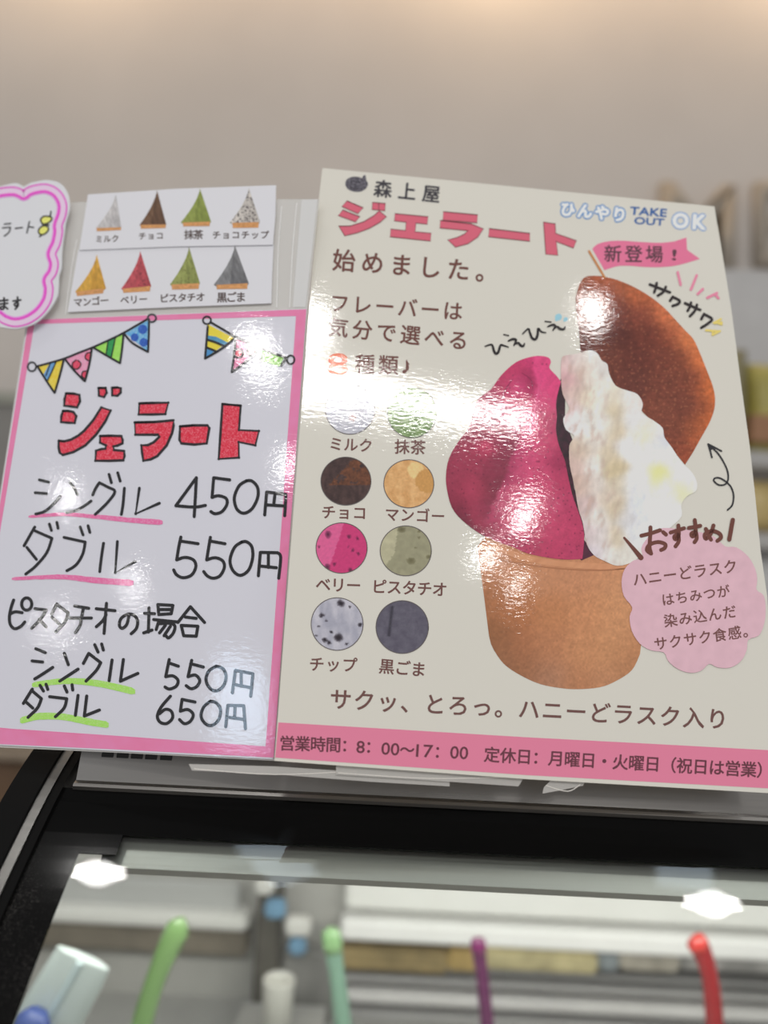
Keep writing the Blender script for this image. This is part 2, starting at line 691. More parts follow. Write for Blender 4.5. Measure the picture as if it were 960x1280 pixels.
def theta(s):
    if s < -0.05:
        t = 17.0
    elif s < 0.02:
        t = 17 + (s + 0.05) / 0.07 * 19
    elif s < 0.1:
        t = 36 + (s - 0.02) / 0.08 * 8
    else:
        t = min(82, 44 + (s - 0.1) * 130)
    return math.radians(t)


STEP = 0.005
PROF = {}
y, z = G0.y, G0.z
PROF[0] = (y, z)
for i in range(1, 81):                       # forwards and down, towards the customer
    th = theta((i - 0.5) * STEP)
    y -= math.cos(th) * STEP
    z -= math.sin(th) * STEP
    PROF[i] = (y, z)
y, z = PROF[0]
for i in range(-1, -61, -1):                 # backwards
    th = theta((i + 0.5) * STEP)
    y += math.cos(th) * STEP
    z += math.sin(th) * STEP
    PROF[i] = (y, z)


def prof(s, lift=0.0):
    i = math.floor(s / STEP)
    i = max(-60, min(79, i))
    f = s / STEP - i
    a, b = PROF[i], PROF[i + 1]
    yy, zz = a[0] + (b[0] - a[0]) * f, a[1] + (b[1] - a[1]) * f
    th = theta(s)
    return yy - math.sin(th) * lift, zz + math.cos(th) * lift


def on_prof(px, py):
    """(X, s) where the view through a pixel meets the case's curved front"""
    d = cam_vec((px - CX) / F_PX, (CY - py) / F_PX, 1.0)
    for i in range(79, -60, -1):
        (y0, z0), (y1, z1) = PROF[i], PROF[i - 1]
        # CAM + d t ; t from y; compare z
        e0 = CAM.z + d.z * (y0 / d.y) - z0
        e1 = CAM.z + d.z * (y1 / d.y) - z1
        if e0 >= 0 >= e1 or e0 <= 0 <= e1:
            f = e0 / (e0 - e1)
            yy = y0 + (y1 - y0) * f
            return CAM.x + d.x * (yy / d.y), (i - f) * STEP
    return None


case = thing('gelato_display_case', 'black and stainless gelato display case with a curved glass front', 'display case',
             Matrix.Translation((0.15, 0.75, 0.0)))


def strip(name, xs0, xs1, s0, s1, lift, thick, mat, smooth_shade=True):
    """slab that follows the curved profile between two X positions"""
    n = max(3, int(abs(s1 - s0) / 0.006))
    bm = bmesh.new()
    rows = []
    for i in range(n + 1):
        s = s0 + (s1 - s0) * i / n
        yt, zt = prof(s, lift)
        yb, zb = prof(s, lift - thick)
        rows.append([bm.verts.new(c) for c in ((xs0, yt, zt), (xs1, yt, zt), (xs1, yb, zb), (xs0, yb, zb))])
    for a, b in zip(rows, rows[1:]):
        for k in range(4):
            bm.faces.new((a[k], a[(k + 1) % 4], b[(k + 1) % 4], b[k]))
    bm.faces.new(rows[0])
    bm.faces.new(rows[-1])
    o = bm_obj(name, bm, mat, None, False)
    return under(o, case)


def steel(name, color, rough, aniso=True):
    m, nt, b = new_mat(name)
    b.inputs['Base Color'].default_value = (*color, 1)
    b.inputs['Metallic'].default_value = 1.0
    b.inputs['Roughness'].default_value = rough
    tc = nt.nodes.new('ShaderNodeNewGeometry')
    mp = nt.nodes.new('ShaderNodeMapping')
    mp.inputs['Scale'].default_value = (6, 900, 900)
    nt.links.new(tc.outputs['Position'], mp.inputs['Vector'])
    nn = nt.nodes.new('ShaderNodeTexNoise')
    nn.inputs['Scale'].default_value = 1.0
    nn.inputs['Detail'].default_value = 2.0
    nt.links.new(mp.outputs['Vector'], nn.inputs['Vector'])
    r = nt.nodes.new('ShaderNodeMapRange')
    r.inputs['To Min'].default_value = rough * 0.75
    r.inputs['To Max'].default_value = rough * 1.35
    nt.links.new(nn.outputs['Fac'], r.inputs['Value'])
    nt.links.new(r.outputs['Result'], b.inputs['Roughness'])
    return m


M_STEEL = steel('brushed_steel', (0.25, 0.24, 0.23), 0.30)
M_BAR = steel('inner_steel', (0.52, 0.515, 0.49), 0.42)
M_TRIM = steel('trim_steel', (0.22, 0.215, 0.205), 0.35)
M_BLACK = plain('black_frame', (0.005, 0.005, 0.005), 0.5, spec=0.06)
M_SLOT = plain('slot_dark', (0.01, 0.01, 0.01), 0.6)


def dusty(name):
    """black glass print with grey dust specks"""
    m, nt, b = new_mat(name)
    geo = nt.nodes.new('ShaderNodeNewGeometry')
    nn = nt.nodes.new('ShaderNodeTexNoise')
    nn.inputs['Scale'].default_value = 1600.0
    nn.inputs['Detail'].default_value = 2.0
    nt.links.new(geo.outputs['Position'], nn.inputs['Vector'])
    n2 = nt.nodes.new('ShaderNodeTexNoise')
    n2.inputs['Scale'].default_value = 14.0
    nt.links.new(geo.outputs['Position'], n2.inputs['Vector'])
    mu = nt.nodes.new('ShaderNodeMath')
    mu.operation = 'MULTIPLY'
    nt.links.new(nn.outputs['Fac'], mu.inputs[0])
    nt.links.new(n2.outputs['Fac'], mu.inputs[1])
    r = nt.nodes.new('ShaderNodeValToRGB')
    r.color_ramp.elements[0].position = 0.30
    r.color_ramp.elements[1].position = 0.42
    r.color_ramp.elements[0].color = (0.004, 0.004, 0.004, 1)
    r.color_ramp.elements[1].color = (0.035, 0.033, 0.031, 1)
    nt.links.new(mu.outputs[0], r.inputs['Fac'])
    nt.links.new(r.outputs['Color'], b.inputs['Base Color'])
    b.inputs['Roughness'].default_value = 0.12
    b.inputs['Specular IOR Level'].default_value = 0.10
    return m


M_FRIT = dusty('black_glass_print')
M_BAND = plain('black_glass_band', (0.004, 0.004, 0.004), 0.12, spec=0.04)


def glass():
    m = bpy.data.materials.new('case_glass')
    m.use_nodes = True
    nt = m.node_tree
    nt.nodes.clear()
    out = nt.nodes.new('ShaderNodeOutputMaterial')
    tr = nt.nodes.new('ShaderNodeBsdfTransparent')
    tr.inputs['Color'].default_value = (0.95, 0.97, 0.955, 1)
    gl = nt.nodes.new('ShaderNodeBsdfGlossy')
    gl.inputs['Roughness'].default_value = 0.015
    fr = nt.nodes.new('ShaderNodeFresnel')
    fr.inputs['IOR'].default_value = 1.5
    mx = nt.nodes.new('ShaderNodeMixShader')
    front_only(nt, fr, mx)
    nt.links.new(tr.outputs[0], mx.inputs[1])
    nt.links.new(gl.outputs[0], mx.inputs[2])
    nt.links.new(mx.outputs[0], out.inputs['Surface'])
    return m


M_GLASS = glass()
X_OUT = on_prof(8, 1004)[0]                 # outer edge of the black end frame
X_TR0, _ = on_prof(40, 1018)
X_TR1, _ = on_prof(53, 1018)                # right edge of the silver trim
X_CLR = on_prof(66, 1150)[0]                # left edge of the clear glass
X_END = 0.46
S_FR = on_prof(480, 1062)[1]                # lower edge of the black band along the top
S_BAR = on_prof(480, 1110)[1]
print('case', X_OUT, X_TR0, X_TR1, X_CLR, S_FR, S_BAR, on_prof(90, 1085), on_prof(22, 1275))
strip('glass_panel', X_TR1 + 0.0005, X_END, 0.0015, 0.36, 0.0, 0.004, M_GLASS)
strip('top_border', X_TR1 + 0.0005, X_END, 0.0015, S_FR, 0.0008, 0.0006, M_BAND)
strip('side_border', X_TR1 + 0.0005, X_CLR, S_FR, 0.36, 0.0008, 0.0006, M_FRIT)
strip('corner_border', X_CLR - 0.0002, on_prof(148, 1062)[0], S_FR - 0.0002, S_BAR - 0.008, 0.0008, 0.0006, M_FRIT)
strip('silver_trim', X_TR0, X_TR1, -0.22, 0.36, 0.0035, 0.012, M_TRIM)
strip('end_frame', X_OUT, X_TR0 - 0.0002, -0.22, 0.36, 0.005, 0.030, M_BLACK)
strip('gasket', X_TR1 + 0.0002, X_TR1 + 0.004, -0.03, 0.36, 0.0026, 0.004, M_BLACK)
strip('inner_bar', on_prof(125, 1062)[0], X_END, S_FR - 0.004, S_BAR - 0.0058, -0.0045, 0.004, M_BAR)

# stainless rail along the top, vented; the sign stands in front of it
rl = on_prof(93, 985)[0]
tb, tt = at(480, 1002, 0.3425), at(480, 925, 0.352)
bm = bmesh.new()
sect = [(tb.y - 0.0030, tb.z - 0.0008), (tb.y - 0.0034, tb.z + 0.0008), (tb.y - 0.0026, tb.z + 0.0020), (tb.y, tb.z + 0.0026),
        (tt.y - 0.0006, tt.z - 0.002), (tt.y + 0.002, tt.z), (tt.y + 0.12, tt.z + 0.004), (tt.y + 0.12, tt.z - 0.02), (tb.y + 0.02, tb.z - 0.0008)]
ra = [bm.verts.new((rl, a, b)) for a, b in sect]
rb = [bm.verts.new((X_END, a, b)) for a, b in sect]
for i in range(len(sect)):
    k = (i + 1) % len(sect)
    bm.faces.new((ra[i], ra[k], rb[k], rb[i]))
bm.faces.new(ra)
bm.faces.new(rb)
under(bm_obj('top_rail', bm, M_STEEL), case)
fy = lambda f: (tb.y + (tt.y - tb.y) * f, tb.z + (tt.z - tb.z) * f)
for px in (131, 150, 168, 186, 205, 812, 830, 850):
    k = 0.45 if px < 400 else 0.22
    p = at(px, 955 if px < 400 else 988, 0.344)
    f0, f1 = (0.42, 0.64) if px < 400 else (0.33, 0.55)
    (ya, za), (yb, zb) = fy(f0), fy(f1)
    bm = bmesh.new()
    hw = 0.0028
    q = []
    for t in range(12):
        a = 2 * math.pi * t / 12
        ff = 0.5 + 0.5 * math.copysign(min(1, abs(math.sin(a)) ** 0.6), math.sin(a))
        q.append((p.x + hw * math.copysign(abs(math.cos(a)) ** 0.6, math.cos(a)), ya + (yb - ya) * ff, za + (zb - za) * ff))
    v1 = [bm.verts.new((a, b - 0.0004, c)) for a, b, c in q]
    v2 = [bm.verts.new((a, b + 0.0015, c)) for a, b, c in q]
    bm.faces.new(v1)
    bm.faces.new(v2)
    for t in range(12):
        bm.faces.new((v1[t], v1[(t + 1) % 12], v2[(t + 1) % 12], v2[t]))
    under(bm_obj('vent_slot', bm, M_SLOT), case)

# inside the case
BY = 1.05
M_IN = plain('case_inside', (0.36, 0.355, 0.34), 0.45, vary=0.05)
under(px_box('back_panel', -500, 1200, 1040, 1420, BY, 0.02, (0.43, 0.42, 0.395), vary=0.05, bev=0), case)
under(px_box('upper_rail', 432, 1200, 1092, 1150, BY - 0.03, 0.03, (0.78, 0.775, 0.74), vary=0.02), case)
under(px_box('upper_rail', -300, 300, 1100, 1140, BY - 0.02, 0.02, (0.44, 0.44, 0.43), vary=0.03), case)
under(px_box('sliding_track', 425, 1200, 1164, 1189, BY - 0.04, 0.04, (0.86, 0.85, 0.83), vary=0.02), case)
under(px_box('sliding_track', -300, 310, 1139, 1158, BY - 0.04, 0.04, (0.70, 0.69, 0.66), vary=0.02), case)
for x0, x1, c in ((418, 560, (0.27, 0.20, 0.09)), (560, 600, (0.36, 0.25, 0.09)), (600, 748, (0.44, 0.38, 0.21)), (748, 775, (0.17, 0.19, 0.20)),
                  (775, 850, (0.33, 0.30, 0.25)), (850, 1200, (0.24, 0.23, 0.22))):
    under(px_box('label_strip', x0, x1, 1190, 1216, BY - 0.035, 0.03, c, vary=0.3), case)
under(px_box('label_strip', -300, 310, 1160, 1190, BY - 0.03, 0.03, (0.18, 0.155, 0.12), vary=0.2), case)
for y0, y1, c in ((1216, 1224, 0.2), (1232, 1240, 0.34), (1251, 1266, 0.6), (1276, 1290, 0.34)):
    under(px_box('ledge_slat', 350, 1200, y0, y1, BY - 0.03, 0.03, (c, c * .97, c * .95), vary=0.04), case)
under(px_box('center_post', 314, 346, 1080, 1420, BY - 0.06, 0.03, (0.085, 0.078, 0.065), vary=0.2), case)
under(px_box('post_panel', 346, 412, 1190, 1420, BY - 0.05, 0.03, (0.20, 0.195, 0.185), vary=0.2), case)
for x0, x1, y0, y1 in ((330, 356, 1128, 1150), (360, 382, 1176, 1196)):
    under(px_box('blue_latch', x0, x1, y0, y1, BY - 0.075, 0.02, (0.16, 0.30, 0.44)), case)
for x0, x1, y0, y1 in ((318, 342, 1100, 1120), (356, 388, 1150, 1172)):
    under(px_box('white_clip', x0, x1, y0, y1, BY - 0.075, 0.02, (0.62, 0.61, 0.58)), case)
dk = at(480, 1430, 0.74)
under(box('well_deck', -0.6, X_END, prof(0.36)[0] + 0.01, BY, dk.z - 0.01, dk.z, M_IN), case)
yf = prof(0.36)[0]
under(box('well_wall', -0.62, -0.6, yf - 0.01, BY + 0.02, dk.z - 0.01, dk.z + 0.15, M_BLACK), case)
under(box('well_wall', -0.62, X_OUT - 0.001, yf - 0.01, yf + 0.005, dk.z - 0.01, dk.z + 0.15, M_BLACK), case)
under(box('cabinet_body', -0.62, X_END, yf - 0.01, BY + 0.02, 0.001, dk.z - 0.011, M_BLACK), case)

jar = thing('white_cup', 'small white cup inside the case beside the centre post', 'cup', Matrix.Translation(at(349, 1222, 0.85) - Vector((0, 0, 0.07))))


cz = at(349, 1222, 0.85)
under(box('cup_ledge', cz.x - 0.05, cz.x + 0.05, cz.y - 0.03, BY - 0.065, cz.z - 0.0805, cz.z - 0.0705, M_IN), case)


def lathe(prof_, mat, name, root, seg=24):
    bm = bmesh.new()
    rows = [[bm.verts.new((r * math.cos(2 * math.pi * i / seg), r * math.sin(2 * math.pi * i / seg), h)) for i in range(seg)] for r, h in prof_]
    for a, b in zip(rows, rows[1:]):
        for i in range(seg):
            bm.faces.new((a[i], a[(i + 1) % seg], b[(i + 1) % seg], b[i]))
    bm.faces.new(rows[0])
    bm.faces.new(rows[-1])
    return bm_obj(name, bm, mat, root, True)


lathe([(0.014, 0.0), (0.0175, 0.066), (0.018, 0.068), (0.0165, 0.070), (0.0155, 0.06), (0.012, 0.004)], plain('white_plastic', (0.66, 0.65, 0.60), 0.4), 'cup_body', jar)


def tube(name, pts, radii, mat, root, flat=1.0, seg=14):
    """round or flattened bar through world points"""
    bm = bmesh.new()
    rows = []
    for i, p in enumerate(pts):
        a, b = pts[max(i - 1, 0)], pts[min(i + 1, len(pts) - 1)]
        d = (b - a).normalized()
        sx = d.cross(Vector((0, 1, 0))).normalized()
        sy = d.cross(sx).normalized()
        rows.append([bm.verts.new(p + sx * radii[i] * math.cos(2 * math.pi * k / seg) + sy * radii[i] * flat * math.sin(2 * math.pi * k / seg))
                     for k in range(seg)])
    for a, b in zip(rows, rows[1:]):
        for k in range(seg):
            bm.faces.new((a[k], a[(k + 1) % seg], b[(k + 1) % seg], b[k]))
    bm.faces.new(rows[0])
    bm.faces.new(rows[-1])
    return under(bm_obj(name, bm, mat, None, True), root)


def plastic(name, c, trans=0.35):
    m, nt, b = new_mat(name)
    b.inputs['Base Color'].default_value = (*c, 1)
    b.inputs['Roughness'].default_value = 0.15
    b.inputs['Transmission Weight'].default_value = trans
    b.inputs['Coat Weight'].default_value = 0.5
    return m


def spade(label, path, wid, d, c, headc=None):
    """gelato spade standing in its tub, handle up: path of pixels from the handle's top downwards"""
    pts = [at(x, y, d) for x, y in smooth(path, n=4)]
    end = pts[-1]
    down = (pts[-1] - pts[-2]).normalized()
    n = len(pts)
    r0 = wid / F_PX * d / 2
    root = thing('gelato_spade', label, 'spatula', Matrix.Translation(end + down * 0.02), 'spatulas standing in the gelato case')
    rad = []
    for i in range(n):
        t = i / (n - 1)
        rad.append(r0 * (0.3 if i == 0 else 0.7 if i == 1 else 1.05 - 0.18 * t + 0.06 * math.sin(9 * t)))
    tube('handle', pts, rad, plastic('spade_plastic', c), root, 0.62)
    bl = [end + down * t for t in (-0.004, 0.004, 0.012, 0.025, 0.05, 0.066, 0.07)]
    tube('blade', bl, [r0 * k for k in (.8, 1.1, 1.9, 2.5, 2.6, 2.3, 1.5)], plastic('spade_blade', c), root, 0.16)
    if headc:
        tube('grip_end', [pts[0] + (pts[0] - pts[1]) * 0.1, pts[1], pts[3], pts[4]], [r0 * .35, r0 * 1.0, r0 * 1.12, r0 * 1.0],
             plastic('spade_grip', headc, 0.1), root, 0.7)
    return root


spade('light green gelato spatula leaning left inside the case', [(229, 1148), (214, 1178), (196, 1220), (180, 1270), (168, 1320)], 28, 0.66, (0.27, 0.46, 0.17))
spade('teal green gelato spatula standing right of the centre post', [(413, 1160), (417, 1190), (424, 1240), (432, 1310)], 23, 0.74, (0.30, 0.50, 0.38), (0.28, 0.48, 0.22))
spade('purple gelato spatula in the middle of the case', [(597, 1172), (599, 1192), (605, 1240), (612, 1310)], 18, 0.74, (0.17, 0.025, 0.12), (0.20, 0.02, 0.12))
spade('red gelato spatula near the right end of the case', [(866, 1172), (876, 1186), (886, 1215), (891, 1250), (896, 1320)], 24, 0.70, (0.42, 0.02, 0.025), (0.62, 0.05, 0.04))

sp = thing('white_scraper', 'broad milky white scraper with a blue grip at the left of the case', 'spatula', Matrix.Translation(at(30, 1330, 0.56)),
           'spatulas standing in the gelato case')
pth = [at(x, y, 0.56) for x, y in smooth([(106, 1193), (102, 1202), (90, 1224), (68, 1262), (40, 1310), (18, 1350)], n=4)]
npt = len(pth)
tube('blade', pth, [0.0205 * min(1, 0.35 + i * 0.32) * (1 + 0.25 * i / npt) for i in range(npt)], plastic('milky_plastic', (0.56, 0.63, 0.61), 0.2), sp, 0.22)
tube('rib', [p - Vector((0, 0.0045, 0)) for p in pth[3:]], [0.003] * (npt - 3), plastic('milky_rib', (0.50, 0.60, 0.61), 0.2), sp, 0.7)
gp = [at(x, y, 0.545) for x, y in ((48, 1264), (42, 1278), (28, 1310), (14, 1345))]
tube('grip', gp, [0.007, 0.0135, 0.014, 0.013], plain('blue_grip', (0.045, 0.075, 0.24), 0.4), sp, 0.7)
# ------------------------------------------------------------------ poster
PS = Sheet((-.04494, -.10071, .31494), (.99598, -.07919, .04176), (.04302, .95393, .29693), 'gelato_poster',
           'large laminated gelato poster with a printed ice cream cup and flavour circles', 'poster')
po = [(403, 210), (640, 233), (893, 258), (903, 318), (915, 392), (925, 470), (937, 556), (944, 620), (951, 690), (959, 745), (972, 992), (660, 974), (343, 951),
      (386.6, 384), (397, 262)]
PS.slab('sheet', po, printed((203, 200, 191)), 0.0, 0.0006)
L1, L2, L3, L4, L5 = 0.00006, 0.00012, 0.00018, 0.00024, 0.00030
BRN = (104, 66, 60)
DRK = (72, 62, 62)

# emblem and shop name
g = (400, 200, 0.1875)
PS.pic('emblem', smooth(Z(*g, [(168, 160), (180, 128), (215, 112), (255, 112), (280, 120), (288, 104), (304, 102), (308, 132), (320, 160), (305, 192), (265, 212), (215, 208), (182, 190)]), True, 3),
       L1, lambda x, y: mix((66, 64, 72), (112, 108, 118), 0.5 + 0.9 * nz(x, y, 2.2, 3)), step=0.9)
PS.strokes('emblem_lines', [Z(*g, l) for l in ([(205, 150), (225, 140), (245, 150)], [(230, 160), (240, 175), (232, 185)], [(200, 180), (230, 195), (262, 188)], [(250, 140), (270, 150)])], 1.1, L2, (52, 50, 58))
PS.text('shop_name', '森上屋', Z(*g, [(420, 192)])[0], Z(*g, [(742, 225)])[0], 23, L1, (60, 58, 64), bold=0.012)

# title
T = [Z(*g, p) for p in (
    [(180, 272), (288, 318), (252, 358), (146, 310)], [(152, 333), (266, 378), (236, 412), (122, 370)],
    [(350, 282), (436, 290), (432, 338), (347, 330)],
    [(125, 440), (200, 440), (290, 412), (360, 370), (395, 338), (443, 378), (400, 415), (330, 455), (250, 485), (165, 505)],
    [(500, 357), (720, 378), (714, 428), (640, 420), (634, 478), (740, 488), (736, 540), (468, 512), (472, 460), (570, 470), (574, 415), (496, 405)])]
T += [[(554.3, 264.5), (597, 268.5), (596.3, 278.5), (553.6, 275.1)],
      [(550.6, 275.5), (588.9, 279.7), (604.2, 286), (597, 296.5), (584.6, 304.8), (569.4, 308.9), (559.8, 299.8), (571.5, 296.8), (580.8, 292.4), (584.9, 288.3), (549.9, 285)],
      [(611.6, 285.6), (662.2, 291.6), (662.2, 301.5), (610.6, 295.9)],
      [(679.4, 277.5), (694, 279.8), (694.6, 291.6), (720.5, 300.9), (716.8, 310.1), (695.4, 301.9), (697.3, 319.1), (682.3, 317.8)]]


def polys(sheet, name, lst, h, color, parent=None):
    V, Fc = [], []
    for p in lst:
        r = delaunay_2d_cdt([Vector(q) for q in p], [(i, (i + 1) % len(p)) for i in range(len(p))], [], 1, 1e-5)
        b = len(V)
        V += [sheet.loc(q.x, q.y, h) for q in r[0]]
        Fc += [tuple(b + i for i in reversed(f)) for f in r[2]]
    return link_mesh(name, V, Fc, printed(color), parent or sheet.root)


polys(PS, 'title_lettering', T, L1, (201, 96, 116))
PS.ring('title_outline', T + [Z(*g, [(392, 287), (392, 333)])], 1.1, L2, (128, 72, 78))

PS.text('headline_lettering', '始めました。', (430, 325.5), (609, 339.5), 29.5, L1, BRN, 0.006)
PS.text('flavor_lettering', 'フレーバーは', (424.5, 379), (566, 388.5), 25.5, L1, BRN, 0.004)
PS.text('flavor_lettering', '気分で選べる', (423, 409), (573, 425), 26, L1, BRN, 0.004)
PS.text('flavor_lettering', '種類♪', (456, 455), (515, 457), 26, L1, BRN, 0.002)
PS.text_box('number_lettering', '8', (409, 469), (434, 469), (410, 442), L1, (214, 104, 72), 0.012)

# take-out line in bubble letters
g = (690, 240, 0.21875)
BL_ = (96, 138, 190)
c0, c1 = Z(*g, [(90, 98), (385, 128)])
PS.text('bubble_outline', 'ひんやり', c0, c1, 19, L1, BL_, 0.13)
PS.text('bubble_lettering', 'ひんやり', c0, c1, 19, L2, (214, 216, 222), 0.045)
o0, o1 = Z(*g, [(735, 160), (842, 167)])
PS.text('bubble_outline', 'OK', o0, o1, 25, L1, (138, 162, 200), 0.10)
PS.text('bubble_lettering', 'OK', o0, o1, 25, L2, (214, 216, 222), 0.035)
PS.text_box('takeout_lettering', 'TAKE', *Z(*g, [(445, 128), (652, 142), (450, 84)]), L1, (52, 92, 152), 0.035)
PS.text_box('takeout_lettering', 'OUT', *Z(*g, [(470, 182), (638, 193), (474, 143)]), L1, (52, 92, 152), 0.035)

# little flag
PS.strokes('flag_stick', [Z(*g, [(212, 338), (300, 487)])], 2.6, L4, (188, 124, 72))
PS.pic('flag', smooth(Z(*g, [(230, 325), (260, 298), (320, 282), (400, 278), (500, 285), (620, 290), (700, 282)]), n=4) +
       Z(*g, [(768, 260), (772, 330), (845, 382)]) + smooth(Z(*g, [(845, 382), (770, 405), (680, 425), (560, 430), (440, 422), (370, 425), (300, 447)]), n=4)[1:], L1, flat=(213, 112, 146))
PS.text('flag_lettering', '新登場', *Z(*g, [(348, 352), (585, 355)]), 22.5, L2, (92, 60, 72), 0.004)
PS.text_box('flag_lettering', '!', *Z(*g, [(686, 388), (708, 390), (690, 328)]), L2, (92, 60, 72), 0.01)

# brush words
g = (590, 370, .15625)
PS.strokes('brush_lettering', [Z(*g, l) for l in (
    [(105, 402), (150, 388), (165, 400), (178, 445), (195, 460), (212, 445), (228, 395), (250, 395), (290, 408)],
    [(255, 308), (292, 316)], [(290, 360), (325, 345), (352, 352), (335, 395)], [(345, 385), (370, 375), (390, 395), (410, 400), (420, 380)],
    [(405, 303), (450, 262), (462, 290), (480, 335), (508, 345), (525, 310), (530, 260), (555, 285), (590, 293)],
    [(585, 202), (632, 208)], [(605, 245), (645, 230), (665, 240), (648, 275)], [(655, 262), (680, 245), (705, 262), (735, 265), (745, 245)])],
    3.0, L4, (42, 38, 40), taper=lambda t: 0.55 + 0.55 * math.sin(math.pi * t))
PS.pic('water_drop', smooth(Z(*g, [(668, 200), (665, 165), (680, 145), (705, 143), (720, 165), (710, 188), (690, 196)]), True, 3), L1, flat=(146, 192, 208))
PS.pic('water_drop', smooth(Z(*g, [(735, 205), (732, 185), (745, 170), (765, 175), (765, 195), (750, 202)]), True, 3), L1, flat=(146, 192, 208))
g = (790, 320, .13542)
PS.strokes('brush_lettering', [Z(*g, l) for l in (
    [(165, 262), (350, 335)], [(228, 250), (222, 290), (205, 335)], [(312, 285), (290, 330), (240, 365)],
    [(378, 375), (352, 412)], [(378, 378), (438, 410), (428, 440), (375, 460)],
    [(490, 435), (630, 497)], [(545, 430), (535, 465), (515, 505)], [(600, 450), (580, 505), (535, 555)],
    [(665, 535), (640, 582)], [(665, 535), (738, 580), (705, 620), (640, 662)])], 3.4, L4, (44, 38, 40), sm=True)
PS.strokes('sparkle_marks', [Z(*g, l) for l in ([(422, 150), (450, 265)], [(598, 178), (545, 308)], [(655, 305), (608, 350)], [(785, 342), (695, 385)], [(765, 352), (798, 388)])], 3.2, L4, (218, 130, 158))
PS.strokes('sparkle_marks', [Z(*g, l) for l in ([(755, 618), (820, 582)], [(770, 620), (828, 612)], [(800, 622), (828, 630)], [(685, 685), (740, 692), (745, 728)], [(745, 728), (812, 692)], [(745, 690), (800, 695)])], 2.8, L4, (230, 198, 112))

# printed photograph: rusk, gelato, cream, paper cup
g = (710, 330, .20833)
rk = smooth(Z(*g, [(65, 130), (85, 95), (110, 75), (160, 70), (220, 76), (300, 97), (400, 140), (500, 200), (580, 265), (650, 340), (705, 400), (752, 450), (790, 530), (830, 630), (868, 730),
                   (882, 800), (878, 870), (850, 950), (800, 1040), (750, 1130)]), n=3) + Z(*g, [(702, 1205), (640, 1130), (520, 960), (400, 840), (260, 720), (140, 560), (75, 525), (65, 400), (48, 290), (45, 200)])
rsm = [(p[0], p[1], c) for p, c in zip(Z(*g, [(120, 90), (220, 95), (330, 130), (450, 200), (560, 280), (650, 370), (730, 470), (790, 570), (845, 720), (868, 800), (840, 930), (780, 1050), (710, 1180),
                                              (120, 180), (250, 200), (100, 300), (300, 300), (450, 300), (120, 420), (300, 430), (480, 430), (600, 420), (250, 560), (420, 580), (560, 560), (680, 560), (400, 700),
                                              (560, 720), (700, 700), (780, 720), (560, 880), (700, 860), (800, 850), (660, 1000), (750, 980), (70, 330), (60, 210), (690, 1100), (230, 650)]),
                                       [(150, 78, 50), (160, 84, 56), (162, 88, 58), (172, 92, 58), (190, 105, 68), (205, 118, 76), (206, 118, 72), (204, 112, 66), (206, 112, 60), (198, 106, 58), (190, 100, 56), (182, 96, 58), (150, 74, 50),
                                        (118, 62, 48), (128, 66, 50), (104, 54, 44), (110, 56, 46), (122, 62, 48), (92, 48, 42), (88, 44, 38), (104, 52, 42), (128, 64, 46), (104, 56, 46), (98, 50, 42), (112, 58, 46), (118, 62, 46), (100, 54, 46),
                                        (112, 60, 48), (116, 62, 48), (128, 66, 48), (120, 66, 52), (112, 60, 48), (124, 66, 48), (118, 64, 50), (136, 74, 50), (120, 62, 46), (130, 70, 52), (124, 64, 48), (104, 56, 46)])]
rb_ = blend(rsm, 10)


def rusk_col(x, y):
    c = shade(rb_(x, y), 1 + 0.14 * fbm(x, y * 1.6, 7, 1) + 0.10 * nz(x, y, 1.8, 5))
    if nz(x, y, 2.6, 9) > 0.42:
        c = mix(c, (196, 128, 92), 0.35)
    return c


PS.pic('printed_rusk', rk, L1, rusk_col, step=1.7)

g = (580, 660, .25)
cp = Z(*g, [(70, 90), (74, 150), (100, 340), (125, 540), (135, 580)]) + smooth(Z(*g, [(150, 612), (200, 680), (280, 735), (380, 780), (480, 800), (570, 806), (680, 796), (760, 765), (840, 710), (880, 630)]), n=4) + Z(*g, [(888, 560), (890, 400), (880, 170), (600, 130), (300, 60), (110, 40)])
cs = [(p[0], p[1], c) for p, c in zip(Z(*g, [(90, 160), (130, 360), (150, 560), (220, 200), (260, 400), (260, 600), (300, 720), (400, 240), (420, 420), (420, 600), (420, 760), (560, 240), (600, 420), (600, 620), (580, 790),
                                              (720, 230), (740, 420), (740, 620), (720, 770), (820, 300), (820, 500), (850, 640), (180, 660), (820, 700)]),
                                       [(176, 122, 90), (160, 106, 72), (138, 92, 62), (180, 122, 86), (166, 106, 70), (160, 104, 72), (146, 98, 70), (186, 130, 96), (178, 120, 82), (174, 118, 84), (164, 118, 92), (186, 130, 96),
                                        (188, 130, 92), (186, 130, 92), (172, 118, 84), (190, 134, 98), (194, 138, 98), (190, 136, 96), (180, 128, 94), (194, 140, 102), (190, 136, 98), (176, 122, 86), (138, 96, 70), (168, 118, 84)])]
cb_ = blend(cs, 16)
PS.pic('printed_cup', cp, L1, lambda x, y: shade(cb_(x, y), 1 + 0.10 * nz(x, y * 0.6, 2.2, 2) + 0.05 * fbm(x, y, 9, 4)), step=2.2)
PS.strokes('cup_rim', [Z(*g, [(92, 96), (140, 94), (200, 112), (300, 148), (450, 176), (600, 188), (720, 194), (830, 190)])], 7.5, L2, (206, 146, 108),
           colf=lambda x, y: mix((210, 152, 114), (186, 128, 94), 0.5 + 0.8 * nz(x, y, 5, 3)))
PS.strokes('rim_shade', [Z(*g, [(76, 140), (140, 148), (220, 165), (300, 180), (450, 200), (600, 210), (720, 210), (830, 200)])], 1.6, L2, (166, 112, 80))

